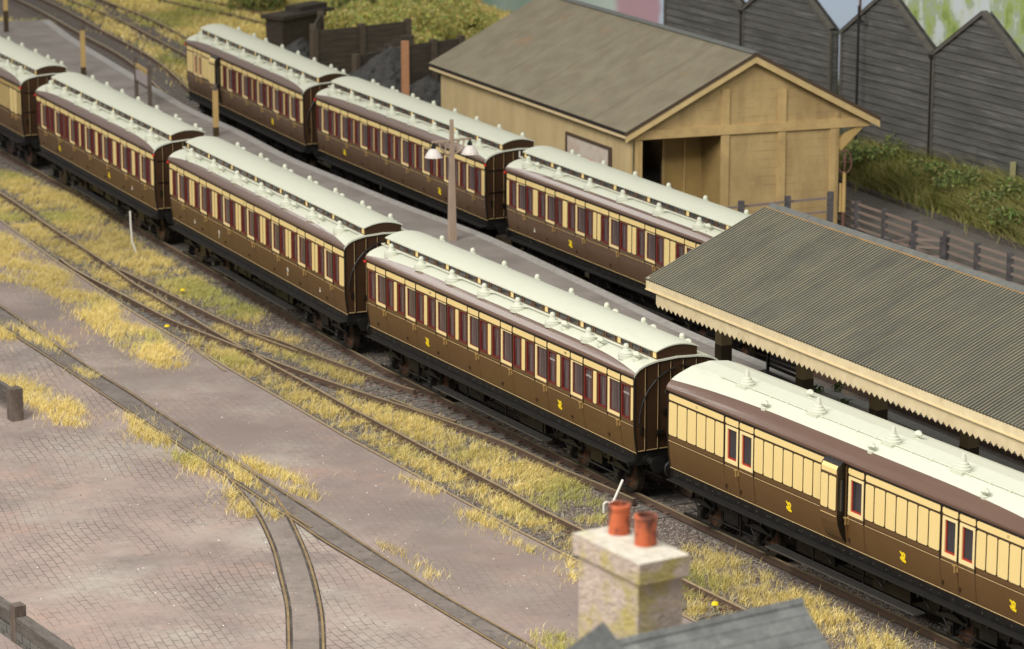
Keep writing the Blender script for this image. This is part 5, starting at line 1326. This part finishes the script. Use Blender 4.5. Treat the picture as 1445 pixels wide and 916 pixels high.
def grass(label, patches, dens, length, width, z, green=.25, seed=1, palette=None, zf=None, lean=(.5, -.2), jitter=.12, thr=-.35, world=False, clump=.0, nseg=2):
    r = np.random.default_rng(seed); allP = []
    for poly in patches:
        W_ = np.array([gp(u, v, z) for u, v in poly]) if not world else np.array(poly)
        lo, hi = W_.min(0), W_.max(0); A = (hi-lo).prod(); n = int(A*dens); P = r.uniform(lo, hi, (n, 2)); P = P[pip(P, W_)]
        P = P[(vnoise(P, 2.2, seed+5)*.6+vnoise(P, 6.5, seed+6)*.5) > thr+r.normal(0, .45, len(P))]
        P = P+r.normal(0, jitter, P.shape)*r.exponential(1., (len(P), 1)); allP.append(P[off_rail(P)])
    P = np.vstack(allP); n = len(P)
    # pull blades into tufts
    if clump:
        cell = np.floor(P/clump); h = (np.sin(cell[:, 0]*127.1+cell[:, 1]*311.7)*43758.5) % 1; h2 = (np.sin(cell[:, 0]*269.5+cell[:, 1]*183.3)*43758.5) % 1
        ctr = (cell+np.stack([h, h2], 1))*clump; out = P-ctr; P = P-out*.25
    else: out = r.normal(0, .1, P.shape)
    Z = np.full(n, z) if zf is None else zf(P)
    ln = length*r.uniform(.55, 1.25, n); az = r.normal(0, 1, (n, 2))*.55+np.array(lean)*.6+out*1.6
    top = np.stack([P[:, 0]+az[:, 0]*ln, P[:, 1]+az[:, 1]*ln, Z+ln*r.uniform(.55, 1., n)], 1)
    midp = np.stack([P[:, 0]+az[:, 0]*ln*.32, P[:, 1]+az[:, 1]*ln*.32, Z+(top[:, 2]-Z)*.62], 1)
    base = np.stack([P[:, 0], P[:, 1], Z-.02], 1)
    wa = r.uniform(-.9, .9, n); wv = np.stack([np.cos(wa), np.sin(wa), np.zeros(n)], 1)*(width*r.uniform(.6, 1.3, n)/2)[:, None]
    V = np.stack([base-wv, base+wv, midp+wv*.75, midp-wv*.75, top], 1).reshape(-1, 3)
    me = bpy.data.meshes.new('grass'); me.vertices.add(len(V)); me.vertices.foreach_set('co', V.astype(np.float32).ravel())
    idx = np.arange(n)*5
    quads = np.stack([idx, idx+1, idx+2, idx+3], 1); tris = np.stack([idx+3, idx+2, idx+4], 1)
    loops = np.hstack([quads, tris]).ravel(); me.loops.add(len(loops)); me.loops.foreach_set('vertex_index', loops.astype(np.int32))
    st = np.stack([np.arange(n)*7, np.arange(n)*7+4], 1).ravel(); me.polygons.add(2*n); me.polygons.foreach_set('loop_start', st.astype(np.int32))
    me.update(calc_edges=True); me.validate()
    pal = STRAW if palette is None else palette
    g = vnoise(P, .8, seed+11)+r.normal(0, .35, n); isg = g > np.quantile(g, 1-green) if green > 0 else np.zeros(n, bool)
    c = pal[r.integers(0, len(pal), n)]; cg = GREEN[r.integers(0, len(GREEN), n)]; c = np.where(isg[:, None], cg, c)*r.uniform(.85, 1.1, (n, 1))*(1+.12*np.clip(vnoise(P, .6, seed+21), -1.5, 1.5))[:, None]
    cc = np.ones((n, 5, 4), np.float32); cc[:, :, :3] = c[:, None, :]
    at = me.color_attributes.new('col', 'FLOAT_COLOR', 'POINT'); at.data.foreach_set('color', cc.ravel())
    me.materials.append(M['blade']); o = bpy.data.objects.new('grass', me); col.objects.link(o); tag(o, label, 'grass', kind='stuff'); return o
zB = -.39
g_track = [
 [(0,240),(60,262),(150,300),(172,330),(200,350),(240,372),(290,402),(330,428),(372,445),(360,462),(320,448),(290,438),(225,403),(165,372),(120,345),(60,305),(0,262)],
 [(-20,270),(60,322),(120,360),(150,380),(200,412),(245,442),(235,447),(180,418),(100,372),(40,336),(-20,300)],
 [(255,465),(300,480),(345,500),(330,510),(300,505),(265,485)], [(300,460),(340,475),(335,488),(305,478)],
 [(345,478),(400,488),(470,514),(512,540),(500,548),(440,522),(380,500)],
 [(285,490),(340,504),(400,538),(480,578),(560,615),(640,662),(720,707),(816,760),(816,788),(740,745),(640,692),(560,650),(480,605),(400,562),(330,525)],
 [(470,548),(540,574),(600,592),(680,627),(760,660),(820,685),(855,720),(850,742),(800,735),(720,690),(620,640),(540,600),(480,572)],
 [(960,768),(1020,785),(1080,812),(1140,842),(1200,872),(1260,907),(1300,935),(1180,935),(1100,862),(1050,855),(960,815)], [(965,822),(1045,862),(1050,900),(965,885)],
 [(390,470),(420,480),(415,490),(385,483)],[(95,325),(130,345),(170,370),(150,372),(110,350)]]
grass('yellow static grass growing between and beside the near tracks', g_track, 2300, .20, .0088, zB, .18, 3, lean=(.55, -.25), clump=.3, thr=.06)
g_yard = [
 [(-20,318),(40,352),(90,388),(130,412),(165,432),(172,455),(215,468),(268,516),(235,522),(180,500),(120,455),(60,408),(-20,392)],
 [(560,672),(620,690),(690,735),(740,765),(735,775),(700,755),(640,722)], [(735,770),(800,790),(818,800),(820,822),(770,805)],
 [(-10,455),(50,458),(95,490),(90,505),(40,480),(-10,480)], [(100,520),(140,530),(132,538),(108,530)], [(175,580),(215,598),(250,628),(245,640),(215,630),(185,610)],
 [(238,638),(290,632),(330,648),(380,668),(340,690),(270,668)], [(330,642),(400,668),(450,695),(445,706),(390,690)], [(330,670),(395,702),(380,715),(345,695)], [(530,768),(560,778),(622,812),(612,822),(560,795)],
 [(318,690),(350,700),(372,720),(350,735),(325,715)],[(380,712),(398,722),(392,735),(375,728)], [(-10,530),(40,535),(90,560),(135,595),(120,604),(80,600),(50,575),(-10,548)], [(735,893),(800,900),(830,930),(760,930)]]
grass('yellow static grass tufts spreading over the paved yard', g_yard, 1900, .20, .0088, -.225, .06, 5, lean=(.5, -.1), clump=.3, thr=.06)
g_far = [[(60,-10),(110,15),(140,38),(190,62),(230,92),(262,118),(300,150),(300,110),(225,68),(170,38),(130,5),(118,-10)],
 [(150,-10),(200,18),(262,45),(330,80),(330,100),(262,66),(200,36),(140,0)],
 [(165,-12),(400,-12),(520,-12),(720,-12),(720,60),(600,70),(500,70),(420,60),(390,90),(330,80),(262,45),(205,15)],[(-5,28),(40,30),(78,34),(60,44),(-5,48)]]
grass('rough yellow and green grass beyond the rear train', g_far, 170, .25, .04, zB, .35, 9, thr=-.2, jitter=.2)
# embankment grass
def emb_z(P):
    t = np.clip(((P-K0)@kn-.12)/6.2, 0, 1); return .0+1.5*t**.8
ep = [tuple(K0+kn*.3), tuple(K1+kn*.3), tuple(K1+kn*5.4), tuple(K0+kn*5.4)]
grass('long straw and green grass covering the bank below the warehouses', [ep], 1000, .85, .020, 0, .05, 13, palette=DARKG, zf=emb_z, world=True, lean=(-.1, -.5), jitter=.1, thr=-1.2, clump=.8)
# loose stones
def stones(label, polys, dens, size, z, cols, seed, world=False, name='ballast_stones'):
    r = np.random.default_rng(seed); A = []
    for poly in polys:
        W_ = np.array([gp(u, v, z) for u, v in poly]); lo, hi = W_.min(0), W_.max(0); P = r.uniform(lo, hi, (int((hi-lo).prod()*dens), 2)); P = P[pip(P, W_)]; A.append(P[off_rail(P)])
    P = np.vstack(A); n = len(P); s_ = size*r.uniform(.5, 1.4, (n, 1)); oc = np.array([(1, 0, 0), (0, 1, 0), (-1, 0, 0), (0, -1, 0), (0, 0, 1), (0, 0, -1)], float)
    J = oc[None]*s_[:, None]*r.uniform(.6, 1.1, (n, 6, 1)); an = r.uniform(0, 6.28, n); c_, d_ = np.cos(an), np.sin(an)
    X = J[:, :, 0]*c_[:, None]-J[:, :, 1]*d_[:, None]+P[:, :1]; Y = J[:, :, 0]*d_[:, None]+J[:, :, 1]*c_[:, None]+P[:, 1:]; Z = J[:, :, 2]*.7+z
    V = np.stack([X, Y, Z], 2).reshape(-1, 3); tri = np.array([(0, 1, 4), (1, 2, 4), (2, 3, 4), (3, 0, 4)]); F = (np.arange(n)[:, None, None]*6+tri[None]).reshape(-1)
    me = bpy.data.meshes.new(name); me.vertices.add(len(V)); me.vertices.foreach_set('co', V.astype(np.float32).ravel()); me.loops.add(len(F)); me.loops.foreach_set('vertex_index', F.astype(np.int32))
    me.polygons.add(len(F)//3); me.polygons.foreach_set('loop_start', (np.arange(len(F)//3)*3).astype(np.int32)); me.update(calc_edges=True)
    c = np.array(cols)[r.integers(0, len(cols), n)]*r.uniform(.75, 1.25, (n, 1)); cc = np.ones((n, 6, 4), np.float32); cc[:, :, :3] = c[:, None]; at = me.color_attributes.new('col', 'FLOAT_COLOR', 'POINT'); at.data.foreach_set('color', cc.ravel())
    me.materials.append(M['blade']); o = bpy.data.objects.new(name, me); col.objects.link(o); tag(o, label, 'stones', kind='stuff')
stones('loose brown and grey ballast between the running lines', [[(-10, 205), (280, 365), (500, 480), (895, 680), (1346, 890), (1445, 930), (1300, 960), (816, 795), (520, 635), (230, 466), (-10, 315)]], 420, .040, -.385, [(.17, .14, .12), (.11, .09, .08), (.22, .18, .155), (.15, .11, .09), (.26, .235, .21)], 5)
stones('tiny pale chips and crumbs scattered on the paved yard', [[(-10, 430), (230, 475), (500, 625), (816, 800), (820, 930), (-10, 930)]], 2, .022, -.222, [(.55, .52, .47), (.16, .13, .11), (.36, .30, .26), (.70, .68, .63)], 8, name='yard_crumbs')
# leafy clumps
def shrub(x, y, z, rx, rz, seed, label, n=900, ls=.14, cols=((.05, .09, .015), (.11, .15, .03), (.17, .18, .05)), group='bushes on the far banks', name='bush'):
    r = np.random.default_rng(seed); lob = [(r.normal(0, .45), r.normal(0, .45), r.uniform(.2, .8), r.uniform(.35, .6)) for _ in range(7)]; V = []; Cc = []
    for i in range(n):
        l = lob[r.integers(0, 7)]; d = r.normal(0, 1, 3); d /= np.linalg.norm(d); q = np.array([l[0], l[1], l[2]])+d*l[3]*r.uniform(.75, 1.05)
        if q[2] < 0: q[2] = abs(q[2])*.3
        c = q*np.array([rx, rx, rz]); a = r.normal(0, 1, 3); a /= np.linalg.norm(a); bb = np.cross(a, r.normal(0, 1, 3)); bb /= np.linalg.norm(bb); s = ls*r.uniform(.5, 1.2)
        V += [tuple(c-a*s), tuple(c+bb*s*.5), tuple(c+a*s), tuple(c-bb*s*.5)]; k = cols[r.integers(0, len(cols))]; Cc += [(*[v*r.uniform(.8, 1.2) for v in k], 1)]*4
    me = bpy.data.meshes.new('foliage'); me.from_pydata(V, [], [(4*i, 4*i+1, 4*i+2, 4*i+3) for i in range(n)]); at = me.color_attributes.new('col', 'FLOAT_COLOR', 'POINT'); at.data.foreach_set('color', np.array(Cc, np.float32).ravel()); me.materials.append(M['blade'])
    root = empty(name, (x, y, z), 0, label, 'bush' if name == 'bush' else 'weed', group); o = bpy.data.objects.new('foliage', me); col.objects.link(o); o.parent = root
    b = MB(); b.cyl((0, 0, -.1), (0, 0, rz*.5), .06*rx, .02*rx, 6, M['timber']); b.build('stem', root)
YG = ((.42, .41, .12), (.54, .50, .16), (.62, .54, .20), (.32, .34, .09))
BG = ((.13, .18, .05), (.19, .23, .07), (.27, .28, .10), (.10, .13, .04))
BK = ((.09, .13, .03), (.14, .18, .05), (.22, .23, .08), (.30, .27, .10))
for i, (u, v, y_, rx, rz, cset, lab) in enumerate((
    (505, 22, 150, 1.9, 1.4, YG, 'yellow green bush directly behind the tall coal bin wall'), (545, 14, 154, 2.1, 1.6, YG, 'olive bush behind the coal bin, second from the left'),
    (590, 22, 148, 2.2, 1.5, YG, 'rounded green bush above the right coal bin wall'), (630, 22, 150, 1.9, 1.6, YG, 'bush whose right side meets the shed roof slope'),
    (560, 48, 144, 1.8, 1.0, YG, 'low scrubby bush close behind the coal bins'), (660, 6, 156, 1.6, 1.1, YG, 'small bush half hidden by the shed roof'),
    (520, 0, 160, 1.8, 1.5, BK, 'darker green bush at the top edge left of centre'), (600, 0, 160, 2., 1.3, BK, 'darker green bush at the top edge behind the rounded one'),
    (370, -4, 163, 2.0, 1.2, BK, 'dark bush at the top edge left of the tarred hut'))):
    P = up(u, v, y_); shrub(P[0], y_, -.4+max(0, P[2]-rz*.6)*.5, rx, rz+max(0, P[2]-rz*.6)*.5, 40+i, lab, 7000, .085, cset)
for i, (u, v, z, rx, rz, lab) in enumerate(((1275, 222, .7, 1.0, .6, 'leafy green bramble near the stump post on the bank'), (1300, 262, .35, .8, .45, 'low green bramble at the middle of the bank foot'), (1410, 300, .45, 1.0, .6, 'broad leafy bramble at the right of the bank'),
    (1225, 240, .5, .8, .5, 'dark green bramble beside the cage topped post'), (1440, 330, .2, .9, .5, 'green bramble at the bank foot by the right edge'), (1345, 270, .7, .9, .45, 'bramble below the yellow green post'))):
    p = gp(u, v, z); shrub(p[0], p[1], z+.25, rx*1.05, rz*1.25, 80+i, lab, 1500, .085, BG, 'brambles on the bank')
for i, (u, v, sz, lab) in enumerate(((1152, 553, .13, 'small weed in front of the second canopy post'), (1190, 572, .12, 'small weed low on the platform between the canopy posts'), (1186, 551, .16, 'bright green weed against the platform coping'))):
    p = gp(u, v, .95); shrub(p[0], p[1], .95, sz*1.3, sz*1.4, 120+i, lab, 90, .05, ((.08, .16, .03), (.14, .22, .05)), 'weeds on the platform', 'weed')
for i, (u, v, lab) in enumerate(((258, 412, 'yellow dandelion beside the train track'), (236, 463, 'yellow dandelion between the overgrown tracks'), (1009, 856, 'yellow dandelion right of the chimney'))):
    p = gp(u, v, -.2); r = empty('dandelion', (p[0], p[1], -.38), 0, lab, 'flower', 'dandelions')
    b = MB(); b.lathe((0, 0, .2), [(.03, 0), (.09, .03), (.07, .08), (0, .09)], 10, M['flower']); b.build('flower_head', r); b = MB(); b.cyl((0, 0, 0), (0, 0, .2), .012, .012, 5, M['leaf']); b.build('stem', r)
